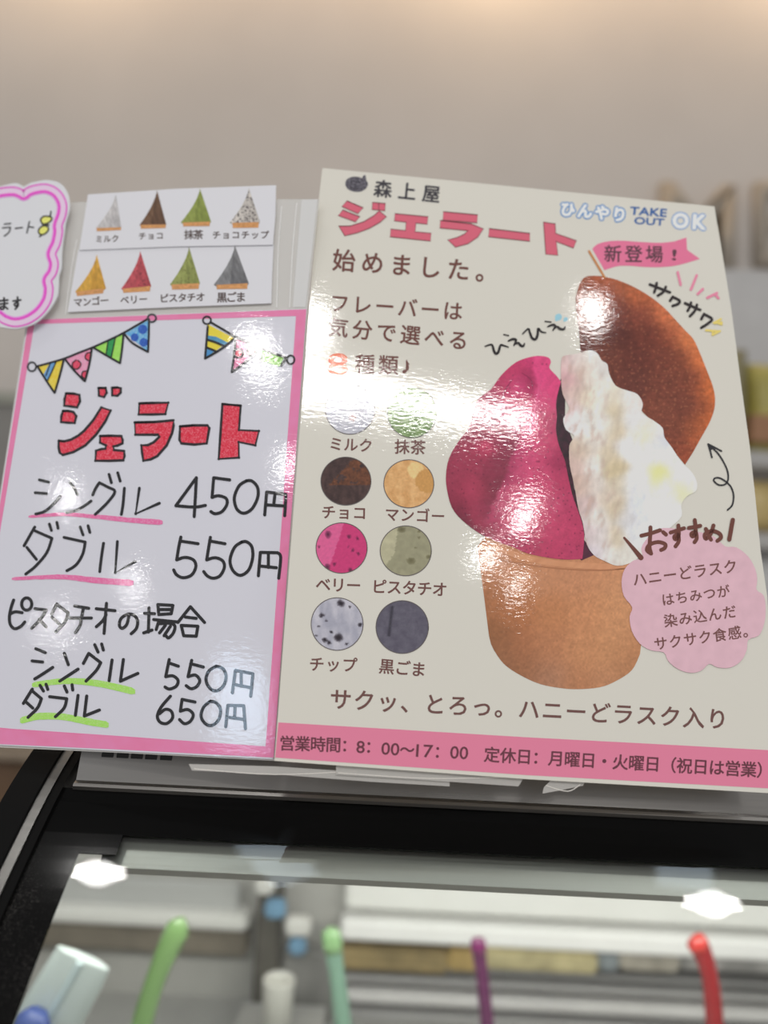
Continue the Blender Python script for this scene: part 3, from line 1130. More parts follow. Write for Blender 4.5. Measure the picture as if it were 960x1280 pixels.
g = (550, 430, .22646)
gap = Z(*g, [(668, 190), (692, 250), (690, 420), (738, 545), (718, 660), (742, 800), (812, 940), (795, 1080), (825, 1120), (850, 1165), (780, 1195), (740, 1150), (700, 900), (650, 640), (600, 440), (620, 270)])
PS.pic('dark_gap', gap, L2, lambda x, y: mix((46, 38, 42), (84, 44, 60), 0.35 + fbm(x, y, 8, 2) * 0.5 + max(0, (y - 660) / 60)), step=2.5)
gel = smooth(Z(*g, [(668, 208), (652, 265), (640, 330), (645, 400), (640, 470), (655, 555), (688, 640), (705, 720), (730, 830), (762, 920), (790, 1010), (796, 1080), (786, 1186)]), n=3) + \
    smooth(Z(*g, [(786, 1186), (700, 1190), (600, 1180), (480, 1155), (400, 1120), (300, 1085), (210, 1040), (120, 970), (65, 900), (38, 800), (33, 720), (50, 630), (100, 540), (160, 460), (180, 390), (205, 310),
                  (280, 250), (340, 170), (420, 100), (505, 70), (560, 66), (600, 76), (612, 100), (604, 132), (640, 172), (668, 208)]), n=3)[1:-1]
gs = [(p[0], p[1], c) for p, c in zip(Z(*g, [(560, 85), (590, 110), (500, 90), (440, 130), (380, 180), (330, 230), (270, 280), (230, 330), (430, 230), (480, 180), (510, 230), (560, 200), (620, 220), (600, 300), (540, 300), (470, 320), (390, 300),
                                              (330, 330), (220, 400), (300, 440), (400, 440), (450, 430), (520, 430), (600, 430), (200, 500), (260, 560), (330, 540), (390, 560), (430, 560), (500, 560), (600, 580), (660, 640),
                                              (100, 640), (180, 650), (260, 680), (340, 660), (380, 700), (450, 700), (560, 720), (680, 760), (60, 760), (140, 800), (220, 820), (300, 800), (340, 860), (420, 850), (520, 880), (640, 880), (720, 900),
                                              (90, 900), (180, 930), (250, 900), (300, 960), (400, 980), (520, 1000), (640, 1020), (760, 1040), (250, 1040), (360, 1080), (500, 1130), (640, 1150), (760, 1150), (130, 960)]),
                                       [(206, 72, 122), (204, 68, 118), (196, 62, 112), (182, 58, 98), (178, 58, 96), (170, 56, 92), (150, 54, 84), (150, 60, 86), (198, 72, 120), (150, 46, 84), (160, 48, 88), (204, 72, 122), (204, 70, 118), (200, 68, 114), (198, 70, 118), (176, 56, 96), (182, 62, 102),
                                        (160, 56, 88), (138, 54, 78), (144, 54, 80), (150, 58, 86), (168, 60, 98), (196, 72, 114), (176, 66, 100), (138, 52, 74), (180, 60, 92), (136, 50, 74), (130, 48, 72), (170, 58, 98), (194, 72, 112), (186, 68, 104), (150, 52, 84),
                                        (146, 54, 78), (152, 56, 80), (136, 52, 74), (126, 50, 70), (156, 58, 90), (192, 74, 112), (190, 72, 108), (172, 60, 94), (142, 54, 76), (150, 54, 78), (150, 56, 78), (120, 48, 66), (176, 76, 106), (190, 76, 110), (188, 72, 106), (184, 70, 104), (170, 60, 94),
                                        (126, 46, 66), (162, 58, 84), (130, 50, 72), (164, 64, 94), (186, 74, 106), (182, 68, 100), (182, 66, 100), (176, 62, 96), (140, 52, 74), (164, 60, 88), (168, 62, 92), (176, 62, 96), (170, 60, 94), (96, 40, 54)])]
RIDGE = Z(*g, [(520, 60), (515, 150), (530, 235), (505, 320), (480, 430), (440, 510), (405, 610), (365, 720), (330, 800), (290, 900), (235, 1000), (200, 1100)])


def ridge_x(y):
    for (xa, ya), (xb, yb) in zip(RIDGE, RIDGE[1:]):
        if y <= yb:
            return xa + (xb - xa) * max(0, (y - ya)) / (yb - ya)
    return RIDGE[-1][0]


g_left = blend([q for q in gs if q[0] < ridge_x(q[1])], 9)
g_right = blend([q for q in gs if q[0] >= ridge_x(q[1])], 9)


def gb_(x, y):
    d = (x - ridge_x(y)) / 3.0 + 1.2 * nz(x, y, 6, 17)
    return mix(g_left(x, y), g_right(x, y), 0.5 + 0.5 * max(-1, min(1, d)))



def gel_col(x, y):
    c = shade(gb_(x, y), 1.02 + 0.06 * fbm(x, y, 9, 11) + 0.08 * nz(x, y, 1.7, 3))
    e = math.hypot((x - 606.6) / 8, (y - 557) / 6.5)
    if e < 1:
        c = mix((196, 72, 106), c, e)
    e = math.hypot((x - 605) / 13, (y - 546) / 6)
    if e < 1:
        c = mix((118, 44, 64), c, 0.35 + 0.65 * e)
    e = math.hypot((x - 590) / 11, (y - 612) / 20)
    if e < 1:
        c = mix((176, 66, 94), c, 0.4 + 0.6 * e)
    if nz(x, y, 2.4, 21) > 0.60 - 0.08 * (y > 560):
        c = mix(c, (86, 30, 54), 0.55)
    return c


PS.pic('printed_gelato', gel, L3, gel_col, step=1.8)
for l in ([(452, 160), (490, 185), (508, 215), (512, 250)], [(345, 285), (365, 245), (400, 195)]):
    PS.strokes('gelato_crease', [Z(*g, l)],
           1.5, L4, (140, 44, 80), taper=lambda t: 0.3 + 0.7 * math.sin(math.pi * t))
PS.strokes('gelato_ridge', [Z(*g, [(545, 235), (535, 310), (522, 370), (512, 440), (505, 475)])], 1.6, L4, (216, 92, 140), taper=lambda t: 0.4 + 0.6 * math.sin(math.pi * t))

g = (690, 420, .23427)
cr = smooth(Z(*g, [(50, 130), (65, 105), (110, 98), (150, 90), (200, 75), (240, 90), (265, 130), (295, 150), (305, 200), (340, 265), (400, 290), (455, 310), (485, 360), (480, 410), (540, 450), (590, 490), (600, 540), (640, 595), (690, 670),
                   (750, 730), (775, 790), (765, 830), (720, 855), (690, 900), (692, 960), (640, 1015), (560, 1080), (500, 1150), (430, 1205), (350, 1226), (280, 1200), (225, 1170), (185, 1110), (165, 1000), (140, 920), (120, 800),
                   (95, 690), (92, 590), (105, 560), (118, 530), (75, 500), (60, 440), (92, 385), (57, 310), (48, 220)]), True, 3)
ks = [(p[0], p[1], c) for p, c in zip(Z(*g, [(70, 140), (130, 120), (210, 110), (160, 180), (80, 240), (120, 290), (210, 200), (260, 180), (270, 260), (200, 330), (100, 400), (130, 450), (180, 440), (250, 330), (330, 330), (345, 400), (400, 340), (450, 350),
                                              (420, 430), (340, 500), (280, 470), (220, 560), (160, 620), (130, 680), (220, 680), (300, 640), (330, 700), (400, 600), (460, 500), (490, 520), (540, 500), (580, 560), (480, 620), (540, 640), (570, 740), (640, 660), (700, 740), (740, 790), (690, 830),
                                              (600, 800), (480, 760), (420, 800), (360, 800), (300, 860), (220, 800), (170, 800), (180, 900), (250, 960), (340, 920), (400, 960), (460, 920), (560, 920), (640, 950), (430, 1060), (350, 1080), (260, 1080), (200, 1060), (300, 1170), (400, 1170), (520, 1060), (240, 1160), (640, 860)]),
                                       [(206, 176, 176), (216, 204, 200), (224, 220, 214), (206, 186, 176), (202, 160, 164), (198, 176, 168), (218, 208, 198), (214, 212, 210), (222, 218, 210), (220, 206, 186), (222, 196, 196), (226, 224, 226), (214, 212, 206), (224, 220, 216), (216, 206, 188), (200, 186, 160), (224, 222, 220), (222, 212, 208),
                                        (220, 220, 222), (206, 192, 168), (222, 220, 216), (220, 212, 204), (196, 178, 162), (206, 180, 172), (222, 218, 214), (204, 190, 168), (198, 182, 150), (224, 224, 226), (222, 222, 224), (226, 222, 190), (224, 220, 216), (214, 216, 224), (226, 226, 224), (220, 222, 220), (230, 220, 150), (224, 226, 222), (224, 226, 226), (226, 226, 220), (228, 222, 176),
                                        (226, 226, 222), (226, 226, 226), (220, 222, 228), (206, 194, 172), (210, 196, 182), (212, 204, 198), (198, 172, 160), (200, 178, 176), (214, 208, 202), (200, 184, 158), (206, 204, 206), (216, 220, 228), (228, 228, 226), (228, 228, 226), (216, 218, 224), (204, 190, 168), (212, 204, 202), (206, 190, 192), (218, 214, 208), (216, 212, 204), (224, 226, 226), (206, 196, 204), (224, 226, 222)])]
kb_ = blend(ks, 8)


def cream_col(x, y):
    k = fbm(x + y * 0.15, y * 0.4, 9, 31, 3)
    left = max(0.0, min(1.0, 1 - (x - 715 - (y - 450) * 0.13) / 55))
    c = shade(kb_(x, y), 0.99 + (0.035 + 0.06 * left) * k + (0.03 + 0.03 * left) * nz(x + y * .2, y * .7, 6, 41) + 0.025 * nz(x, y, 3, 8))
    if k < -0.2 and left > 0:
        c = mix(c, (200, 170, 158), min(0.5, (-k - .2) * 1.4) * left)
    return c


PS.pic('printed_cream', cr, L4, cream_col, step=1.8)

# pink speech bubble
g = (770, 660, .19792)
bub = smooth(Z(*g, [(168, 190), (160, 130), (185, 80), (240, 20), (300, 0), (420, 8), (520, 24), (620, 55), (690, 116), (760, 122), (835, 180), (880, 260), (892, 330), (888, 390), (935, 430), (946, 530), (932, 620), (900, 680), (835, 706), (826, 770), (790, 840),
                    (720, 882), (640, 880), (588, 858), (540, 900), (470, 915), (390, 890), (330, 840), (302, 786), (220, 772), (150, 730), (100, 650), (86, 560), (102, 500), (50, 430), (35, 340), (55, 260), (110, 205)]), True, 3)
PS.pic('speech_bubble', bub, L5, lambda x, y: shade((210, 172, 184), 1 + 0.03 * fbm(x, y, 14, 2)), step=4)
L6 = 0.00036
PS.text('bubble_text', 'ハニーどラスク', *Z(*g, [(150, 322), (722, 243)]), 18.5, L6, (112, 74, 72), 0.002)
PS.text('bubble_text', 'はちみつが', *Z(*g, [(328, 450), (678, 400)]), 16.5, L6, (112, 74, 72), 0.002)
PS.text('bubble_text', '染み込んだ', *Z(*g, [(345, 583), (716, 530)]), 17.5, L6, (112, 74, 72), 0.002)
PS.text('bubble_text', 'サクサク食感。', *Z(*g, [(283, 728), (842, 648)]), 17.5, L6, (112, 74, 72), 0.002)
g = (770, 540, .19792)
PS.strokes('recommend_lettering', [Z(*g, l) for l in (
    [(160, 655), (220, 640), (278, 620)], [(218, 602), (216, 660), (212, 725), (222, 768)], [(222, 768), (195, 745), (212, 712), (265, 695), (310, 708), (308, 732), (285, 745)], [(298, 632), (316, 648)],
    [(345, 635), (430, 608)], [(394, 590), (396, 655), (376, 678), (368, 660), (392, 648), (396, 690), (376, 722)],
    [(460, 606), (532, 592)], [(498, 556), (504, 635), (484, 660), (476, 642), (502, 632), (510, 670), (496, 696)],
    [(568, 612), (590, 660), (600, 680)], [(616, 590), (600, 640), (568, 675), (562, 645), (605, 625), (650, 638), (664, 665), (640, 688)])], 4.9, L6, (104, 62, 54))
PS.strokes('recommend_marks', [Z(*g, [(52, 668), (105, 730), (158, 794)])], 5.4, L6, (104, 62, 54), taper=lambda t: 0.5 + 0.7 * t)
PS.strokes('recommend_marks', [Z(*g, [(738, 555), (728, 610), (716, 678)])], 5.4, L6, (104, 62, 54))
PS.strokes('curly_arrow', [Z(*g, l) for l in ([(705, 492), (735, 460), (743, 400), (728, 350), (700, 318), (660, 292), (628, 290), (618, 308), (650, 334), (690, 330), (708, 300), (705, 250), (680, 190), (640, 130), (595, 90)],)], 2.1, L4, (44, 44, 48))
PS.strokes('arrow_tip', [Z(*g, l) for l in ([(582, 76), (625, 98), (666, 120)], [(582, 76), (595, 118), (606, 160)], [(584, 80), (605, 105)], [(584, 78), (598, 110)])], 2.2, L4, (44, 44, 48))

# eight flavour circles with captions
CAP = (104, 70, 66)


def swatch(cx, cy, rx, ry, colf, label):
    o = PS.pic('flavor_circle', circle(cx, cy, rx, ry, 56), L1, colf, step=1.9)
    o['label'] = label
    PS.ring('circle_outline', [circle(cx, cy, rx, ry, 56)], 1.0, L2, (92, 86, 86), parent=o)
    return o


def sw_milk(x, y):
    return shade(mix((192, 192, 200), (168, 168, 180), 0.5 + fbm(x, y, 14, 2)), 1 + 0.04 * nz(x, y, 2, 1)) if (x - 441) ** 2 + (y - 522) ** 2 > 20 else (186, 164, 166)


swatch(437.7, 511.7, 31, 31, sw_milk, 'milk white circle')
swatch(515, 515.7, 31, 31.5, lambda x, y: shade(mix((126, 148, 100), (106, 130, 82), 0.5 + fbm(x * 1.5 + y, y, 12, 6)), 1 + 0.1 * nz(x * 2, y + x, 3, 1)), 'matcha green circle')


def sw_choco(x, y):
    c = mix((78, 60, 58), (60, 46, 46), 0.5 + fbm(x, y * .5, 7, 4))
    if x - 432 > -6 - (y - 590) * 0.9 and y < 606 and fbm(x, y, 10, 9) > -0.3:
        c = mix((112, 70, 50), (84, 54, 42), 0.5 + fbm(x, y, 5, 2))
    return shade(c, 1 + 0.16 * nz(x, y, 1.8, 3))


swatch(432.4, 601.4, 31.3, 30, sw_choco, 'dark chocolate circle')


def sw_mango(x, y):
    c = mix((214, 170, 118), (196, 148, 96), 0.5 + fbm(x, y, 9, 5))
    if math.hypot((x - 535) / 16, (y - 601) / 15) < 1:
        c = (190, 142, 84)
    elif (x - 520) ** 2 + (y - 588) ** 2 < 110:
        c = mix(c, (232, 200, 142), .7)
    return shade(c, 1 + 0.07 * nz(x, y, 2, 3))


swatch(511, 604.7, 31.3, 30, sw_mango, 'mango orange circle')


def sw_berry(x, y):
    edge = 420 - (y - 685) * 0.35 - ((y - 685) / 22) ** 2 * 0.6
    c = (206, 92, 140) if x < edge else (190, 58, 112)
    for bx, by, r in ((410, 668, 4), (436, 671, 2.4), (447, 673, 1.8), (441, 688, 2), (448, 692, 2), (409, 709, 4), (418, 705, 2), (438, 713, 3), (399, 684, 1.5), (435, 683, 1.2)):
        d = math.hypot((x - bx) / 1.0, (y - by) / 1.3)
        if d < r:
            c = mix((70, 26, 54), c, d / r * 0.7)
    return shade(c, 1 + 0.06 * nz(x, y, 3, 3))


swatch(427, 685, 32, 31.5, sw_berry, 'berry pink circle')


def sw_pist(x, y):
    edge = 497 - (y - 660) * 0.12 - max(0, y - 690) * 0.5
    c = (172, 168, 140) if x < edge else (144, 141, 116)
    for bx, by, r in ((514, 701, 4.5), (536, 696, 3), (502, 662, 4), (524, 672, 1.5), (519, 685, 1.2), (524, 664, 2)):
        d = math.hypot((x - bx) / 1.3, (y - by))
        if d < r:
            c = mix((96, 92, 66), c, d / r * 0.6)
    return shade(c, 1 + 0.06 * fbm(x, y, 8, 3))


swatch(507.2, 688.5, 32, 31.2, sw_pist, 'pistachio grey green circle')


def sw_chip(x, y):
    c = mix((186, 184, 194), (156, 156, 170), 0.5 + fbm(x, y * .5, 16, 8))
    for bx, by, r in ((423, 797, 6.5), (426, 754, 5.5), (402, 769, 3.6), (408, 776, 2.2), (406, 800, 4), (411, 803, 3), (398, 783, 1.8), (450, 781, 3.4), (433, 805, 2.4), (414, 790, 2), (437, 759, 1.5), (395, 795, 1.6)):
        d = math.hypot(x - bx, (y - by) * 1.1) + 1.4 * nz(x, y, 3, 2)
        if d < r:
            c = mix((40, 34, 42), c, max(0, d / r) ** 3)
    return shade(c, 1 + 0.04 * nz(x, y, 2, 3))


swatch(421.4, 780, 32.5, 32.8, sw_chip, 'white circle with chocolate chips')


def sw_ses(x, y):
    c = mix((96, 93, 106), (84, 80, 94), 0.5 + fbm(x, y, 10, 12))
    d = abs(x - (489 - 0.12 * (y - 770))) + (4 if y > 795 or y < 758 else 0)
    if d < 3:
        c = mix((50, 48, 58), c, d / 3)
    return shade(c, 1 + 0.06 * nz(x, y, 2, 3))


swatch(502.8, 783.8, 32.8, 33, sw_ses, 'dark grey sesame circle')
for body, a, b, s in (('ミルク', (420, 554.8), (457.4, 556.6), 18.5), ('抹茶', (502.7, 558.3), (522.5, 559), 19.5), ('チョコ', (410.8, 640), (449.5, 641), 18.5), ('マンゴー', (490, 643), (547.5, 645), 18.5),
                      ('ベリー', (404, 730.5), (442, 731.5), 19.5), ('ピスタチオ', (474, 733), (549.7, 736.5), 19.5), ('チップ', (396, 830), (437, 831), 19.5), ('黒ごま', (483.5, 833), (523, 836.5), 20)):
    PS.text('caption_lettering', body, a, b, s, L1, CAP, 0.006)

PS.text('slogan_lettering', 'サクッ、とろっ。ハニーどラスク入り', (426, 874), (896.7, 898.5), 28, L1, (104, 72, 68), 0.003)

# pink band with opening hours
PS.pic('hours_band', [(348, 903), (500, 912), (660, 921.7), (800, 929), (966, 938), (971, 986), (660, 969), (500, 958), (344, 947)], L1, flat=(212, 122, 150))
HC = (98, 52, 64)
PS.text('hours_lettering', '営業時間：', (359, 929), (436, 931.5), 20, L2, HC, 0.006)
PS.text_box('hours_lettering', '8', (445.5, 941), (455.5, 941.5), (446, 926), L2, HC, 0.004)
PS.text('hours_lettering', '：', (466, 933.3), (470, 933.5), 20, L2, HC, 0.006)
PS.text_box('hours_lettering', '00', (476.5, 943), (498.5, 944.5), (477.5, 927.8), L2, HC, 0.004)
PS.text('hours_lettering', '〜', (509, 937), (515, 937), 19, L2, HC, 0.012)
PS.text_box('hours_lettering', '17', (520, 946), (540.5, 947), (521, 930.5), L2, HC, 0.004)
PS.text('hours_lettering', '：', (552, 939.5), (556, 939.7), 20, L2, HC, 0.006)
PS.text_box('hours_lettering', '00', (562.5, 948), (584.5, 949.2), (563.5, 932.5), L2, HC, 0.004)
PS.text('hours_lettering', '定休日：月曜日・火曜日（祝日は営業）', (615, 943.3), (956, 962.8), 20.5, L2, HC, 0.006)
# ------------------------------------------------------------------ hand-written price sign (A5), behind it a milky pouch
US, VS, OS = (.98796, -.0017, -.15468), (.04474, .96913, .24245), (-.19352, -.10381, .34725)
SL = Sheet(OS, US, VS, 'plastic_sleeve', 'milky clear plastic sleeve behind the two flavour cards and the price sign', 'sleeve', lift=-0.0006)
M_SLEEVE = film('sleeve_plastic', (0.80, 0.79, 0.77), 0.62)
SL.slab('pouch', [(86, 253), (240, 249), (399, 249), (384, 386), (343, 951), (150, 941), (-49, 932), (33, 402), (50, 400), (72, 385)], M_SLEEVE, 0, 0.0003)
SL.slab('sealed_edge', [(377, 250), (397, 249.5), (382, 384), (366, 384)], film('sealed_plastic', (0.86, 0.86, 0.86), 0.85), 0.0002, 0.00018)
for ln in ([(352, 258), (348, 310), (346, 384)], [(371, 254), (366, 310), (362, 384)], [(96, 300), (88, 345), (82, 392)]):
    SL.strokes('weld_line', [ln], 1.0, 0.0003, (226, 226, 224))

PR = Sheet(OS, US, VS, 'price_sign', 'hand-written price sign with pink border, bunting and red title', 'sign', lift=0.0)
PINK = (222, 124, 166)
PR.slab('sheet', [(35, 400), (200, 393), (383, 386), (362, 668), (341, 949), (150, 939), (-48, 929)], printed((202, 202, 212)), 0.0, 0.0004)
P1, P2, P3, P4 = 0.00006, 0.00012, 0.00018, 0.00024


def border(x, y):
    return shade(PINK, 1 + 0.05 * fbm(x, y, 20, 3))


PR.pic('pink_border', [(36, 400), (383, 386.5), (370, 395), (43, 405), (-40, 906), (-47, 928)], P1, border, step=5)
PR.pic('pink_border', [(383, 386.5), (342, 947), (332, 933), (351, 668), (370, 395)], P1, border, step=5)
PR.pic('pink_border', [(342, 947), (150, 937), (-47, 928), (-40, 906), (16, 911), (150, 920), (332, 933)], P1, border, step=5)

K = (36, 36, 40)


def crayon(base, pale, s=1.5, k=0.5, seed=0):
    def f(x, y):
        t = nz(x * 1.3 + y, y - x * 0.4, s, seed) * 1.5 + 0.5 * nz(x, y, s * 3, seed + 4)
        return mix(base, pale, k * max(0, min(1, t * 1.3 + 0.15)))
    return f


def wide(sheet, name, pts, w0, w1, h, color, pale, seed):
    """crayon underline: band with ragged coverage"""
    pts = smooth(pts, n=6)
    n = len(pts)
    top, bot = [], []
    for i, (x, y) in enumerate(pts):
        t = i / (n - 1)
        wd = (w0 + (w1 - w0) * t) * (0.55 if i in (0, n - 1) else 1)
        top.append((x, y - wd / 2 + 0.5 * nz(x, y, 2, seed)))
        bot.append((x, y + wd / 2 + 0.5 * nz(x, y, 2, seed + 3)))
    return sheet.pic(name, top + bot[::-1], h, crayon(color, pale, 1.3, 0.6, seed), step=1.1)


PAPER = (202, 200, 208)
# left bunting
g = (20, 380, .20833)
zz = lambda l: [Z(*g, p) for p in l]
PR.pic('bunting_fill', Z(*g, [(128, 372), (285, 335), (232, 535)]), P1, crayon((226, 190, 64), (232, 222, 150), 2, .4, 1), step=1.4)
PR.pic('bunting_fill', Z(*g, [(203, 354), (240, 346), (190, 465), (162, 428)]), P2, crayon((96, 146, 196), (150, 180, 212), 2, .4, 2), step=1.4)
PR.pic('bunting_fill', Z(*g, [(293, 330), (455, 265), (412, 465)]), P1, crayon((220, 140, 172), (226, 190, 206), 2, .6, 3), step=1.4)
for c in ((362, 362, 24, 26), (432, 312, 17, 24), (408, 424, 17, 22)):
    PR.pic('bunting_dot', Z(*g, circle(*c, n=18)), P2, crayon((206, 60, 88), (220, 130, 150), 1.6, .5, 4), step=1.4)
PR.pic('bunting_fill', Z(*g, [(465, 262), (645, 180), (622, 355)]), P1, crayon((146, 208, 88), (186, 222, 140), 2, .4, 5), step=1.4)
PR.pic('bunting_fill', Z(*g, [(550, 225), (595, 200), (572, 318), (538, 300)]), P2, crayon((40, 140, 76), (96, 170, 110), 2, .4, 6), step=1.4)
PR.pic('bunting_fill', Z(*g, [(655, 176), (798, 95), (790, 285)]), P1, crayon((92, 160, 208), (190, 206, 214), 2, .7, 7), step=1.4)
for c in ((760, 152, 28, 28), (712, 200, 24, 24), (766, 230, 26, 26)):
    PR.pic('bunting_dot', Z(*g, circle(*c, n=18)), P2, crayon((44, 84, 170), (90, 130, 200), 1.6, .5, 8), step=1.4)
PR.strokes('bunting_lines', zz([[(122, 374), (200, 354), (290, 327), (380, 291), (455, 262), (560, 215), (640, 176), (720, 130), (792, 88)],
                               [(128, 374), (182, 460), (230, 532)], [(285, 338), (262, 430), (232, 532)], [(295, 332), (345, 395), (410, 462)], [(455, 266), (440, 360), (414, 462)],
                               [(468, 264), (545, 310), (622, 354)], [(645, 182), (636, 270), (624, 354)], [(650, 180), (700, 235), (790, 286)], [(798, 92), (796, 190), (792, 286)]]), 2.7, P3, K)
PR.strokes('bunting_lines', zz([[(240, 348), (215, 405), (188, 462)], [(205, 356), (180, 430)], [(552, 226), (540, 302)], [(596, 202), (572, 318)],
                               [(360, 336), (338, 356), (345, 386), (372, 388), (390, 360), (372, 338)], [(445, 290), (422, 298), (415, 322), (430, 338), (446, 336)], [(425, 402), (402, 406), (394, 430), (408, 446)]]), 1.6, P3, K)
PR.ring('bunting_ring', zz([circle(95, 376, 25, 27, 20), circle(815, 85, 25, 23, 20)]), 2.4, P3, (70, 70, 76))
# right bunting
g = (230, 380, .16667)
PR.pic('bunting_fill', Z(*g, [(175, 150), (375, 255), (158, 405)]), P1, crayon((226, 200, 64), (196, 196, 80), 2, .5, 11), step=1.4)
PR.pic('bunting_fill', Z(*g, [(172, 235), (240, 245), (330, 290), (290, 315), (230, 285), (170, 265)]), P2, crayon((72, 136, 176), (120, 170, 196), 2, .4, 12), step=1.4)
PR.pic('bunting_fill', Z(*g, [(165, 325), (235, 350), (158, 405)]), P2, crayon((72, 136, 190), (120, 170, 200), 2, .4, 12), step=1.4)
PR.pic('bunting_fill', Z(*g, [(390, 262), (565, 335), (362, 505)]), P1, crayon((216, 118, 158), (228, 180, 204), 2, .6, 13), step=1.4)
PR.pic('bunting_fill', Z(*g, [(582, 338), (750, 400), (715, 470), (580, 425)]), P1, crayon((128, 186, 84), (180, 214, 140), 2, .5, 14), step=1.4)
for c in ((408, 370, 24, 24), (507, 355, 24, 24)):
    PR.pic('bunting_dot', Z(*g, circle(*c, n=18)), P2, crayon((206, 44, 76), (226, 150, 160), 1.6, .6, 15), step=1.2)
PR.strokes('bunting_lines', zz([[(205, 140), (300, 195), (380, 242), (560, 325), (660, 366), (765, 402)], [(178, 170), (168, 290), (158, 408)], [(375, 262), (275, 340), (158, 408)],
                               [(388, 262), (375, 390), (358, 510)], [(570, 345), (480, 420), (360, 510)], [(575, 335), (575, 430)], [(768, 405), (730, 460)],
                               [(172, 268), (230, 285), (300, 315)], [(168, 325), (235, 352)]]), 2.9, P3, K)
PR.ring('bunting_ring', zz([circle(172, 122, 30, 28, 20), circle(800, 418, 28, 32, 20), circle(408, 370, 33, 33, 20), circle(507, 355, 32, 32, 20)]), 2.4, P3, (54, 54, 58))

# red crayon title
g = (60, 470, .16667)
TT = [Z(*g, p) for p in (
    [(135, 130), (190, 132), (235, 142), (240, 190), (218, 235), (170, 228), (122, 222), (124, 175)], [(112, 262), (150, 262), (190, 270), (212, 300), (200, 352), (150, 350), (98, 345), (100, 300)],
    [(378, 90), (432, 90), (440, 125), (420, 158), (382, 148)], [(480, 88), (520, 86), (546, 92), (545, 125), (520, 148), (482, 145)],
    [(80, 485), (120, 490), (170, 478), (225, 448), (270, 412), (340, 330), (400, 235), (470, 258), (430, 340), (360, 440), (280, 520), (190, 570), (110, 592), (88, 575), (80, 540)],
    [(390, 450), (470, 448), (550, 450), (560, 480), (558, 505), (520, 522), (490, 528), (495, 555), (570, 562), (574, 600), (565, 632), (460, 636), (355, 635), (360, 560), (400, 548), (430, 545), (435, 520), (390, 500)],
    [(685, 205), (790, 202), (902, 200), (880, 285), (780, 288), (680, 288)],
    [(650, 348), (800, 345), (940, 332), (942, 370), (930, 430), (890, 520), (820, 600), (770, 625), (715, 635), (706, 580), (700, 520), (750, 518), (795, 495), (835, 455), (825, 440), (655, 440)])]
g2 = (200, 470, .16667)
TT += [Z(*g2, p) for p in ([(150, 378), (250, 370), (355, 370), (370, 390), (350, 505), (255, 514), (160, 505), (146, 480)],
                           [(468, 210), (605, 222), (592, 405), (742, 412), (715, 520), (590, 495), (592, 612), (440, 622), (452, 450)])]
for i, p in enumerate(TT):
    PR.pic('title_fill', p, P1, crayon((206, 44, 66), (232, 168, 176), 1.3, .55, 20 + i), step=1.1)
PR.ring('title_outline', TT, 3.3, P2, (40, 38, 42))

# prices
g = (20, 580, .20833)
PR.strokes('price_lettering', zz([
    [(140, 95), (195, 108)], [(115, 172), (182, 177)], [(118, 300), (170, 285), (220, 245), (265, 195)],
    [(325, 112), (350, 145), (368, 182)], [(302, 292), (350, 282), (400, 258), (450, 222)],
    [(500, 112), (478, 145), (460, 185)], [(500, 112), (550, 138), (593, 166), (545, 235), (475, 302)], [(558, 62), (572, 112)], [(610, 52), (625, 102)],
    [(650, 145), (642, 240), (632, 302)]]), 3.6, P3, K)
PR.strokes('price_lettering', zz([[(740, 145), (718, 298), (860, 235)], [(112, 378), (48, 490)], [(112, 400), (215, 445)], [(288, 440), (415, 468)], [(608, 465), (595, 652), (715, 585)]]), 3.6, P3, K, sm=False)
PR.strokes('price_lettering', zz([
    [(215, 445), (185, 530), (120, 610), (58, 660)], [(65, 500), (122, 572)], [(200, 360), (212, 398)], [(245, 350), (252, 385)],
    [(415, 468), (400, 540), (360, 605), (305, 640)], [(385, 378), (402, 425)], [(432, 370), (443, 410)], [(525, 475), (512, 560), (502, 645)]]), 3.6, P3, K)
wide(PR, 'underline', Z(*g, [(75, 316), (280, 302), (480, 316), (700, 338), (880, 350)]), 3.6, 7.2, P2, (224, 104, 156), (222, 180, 204), 31)
wide(PR, 'underline', Z(*g, [(-25, 690), (150, 680), (300, 678), (480, 698), (705, 714)]), 3.8, 8.6, P2, (224, 104, 156), (222, 170, 198), 32)
g = (200, 580, .20833)
PR.strokes('price_lettering', zz([
    [(272, 248), (205, 258), (95, 250)], [(95, 250), (218, 82)], [(218, 82), (212, 200), (205, 315)],
    [(418, 95), (322, 82)], [(322, 82), (312, 200)], [(312, 200), (350, 190), (395, 205), (402, 240), (372, 285), (330, 298), (305, 285)],
    [(520, 100), (475, 130), (446, 200), (460, 268), (502, 295), (552, 268), (586, 200), (585, 140), (552, 102), (520, 100)],
    [(628, 305), (640, 168)], [(640, 168), (755, 182)], [(755, 182), (752, 250), (748, 310)], [(690, 178), (682, 245)], [(640, 245), (750, 252)],
    [(228, 478), (122, 462)], [(125, 438), (112, 500), (100, 575)], [(100, 575), (150, 560), (200, 575), (215, 615), (190, 665), (140, 682), (100, 665), (82, 635)],
    [(390, 478), (300, 462)], [(302, 440), (292, 500), (280, 575)], [(280, 575), (330, 562), (375, 580), (386, 620), (360, 670), (320, 685), (285, 672), (262, 645)],
    [(490, 468), (447, 500), (420, 575), (437, 638), (482, 668), (532, 635), (556, 560), (550, 495), (518, 466), (490, 468)],
    [(590, 670), (602, 530)], [(602, 530), (705, 532)], [(705, 532), (724, 560), (712, 685)], [(650, 535), (650, 620)], [(600, 612), (698, 622)]]), 3.9, P3, K)
g = (0, 740, .16667)
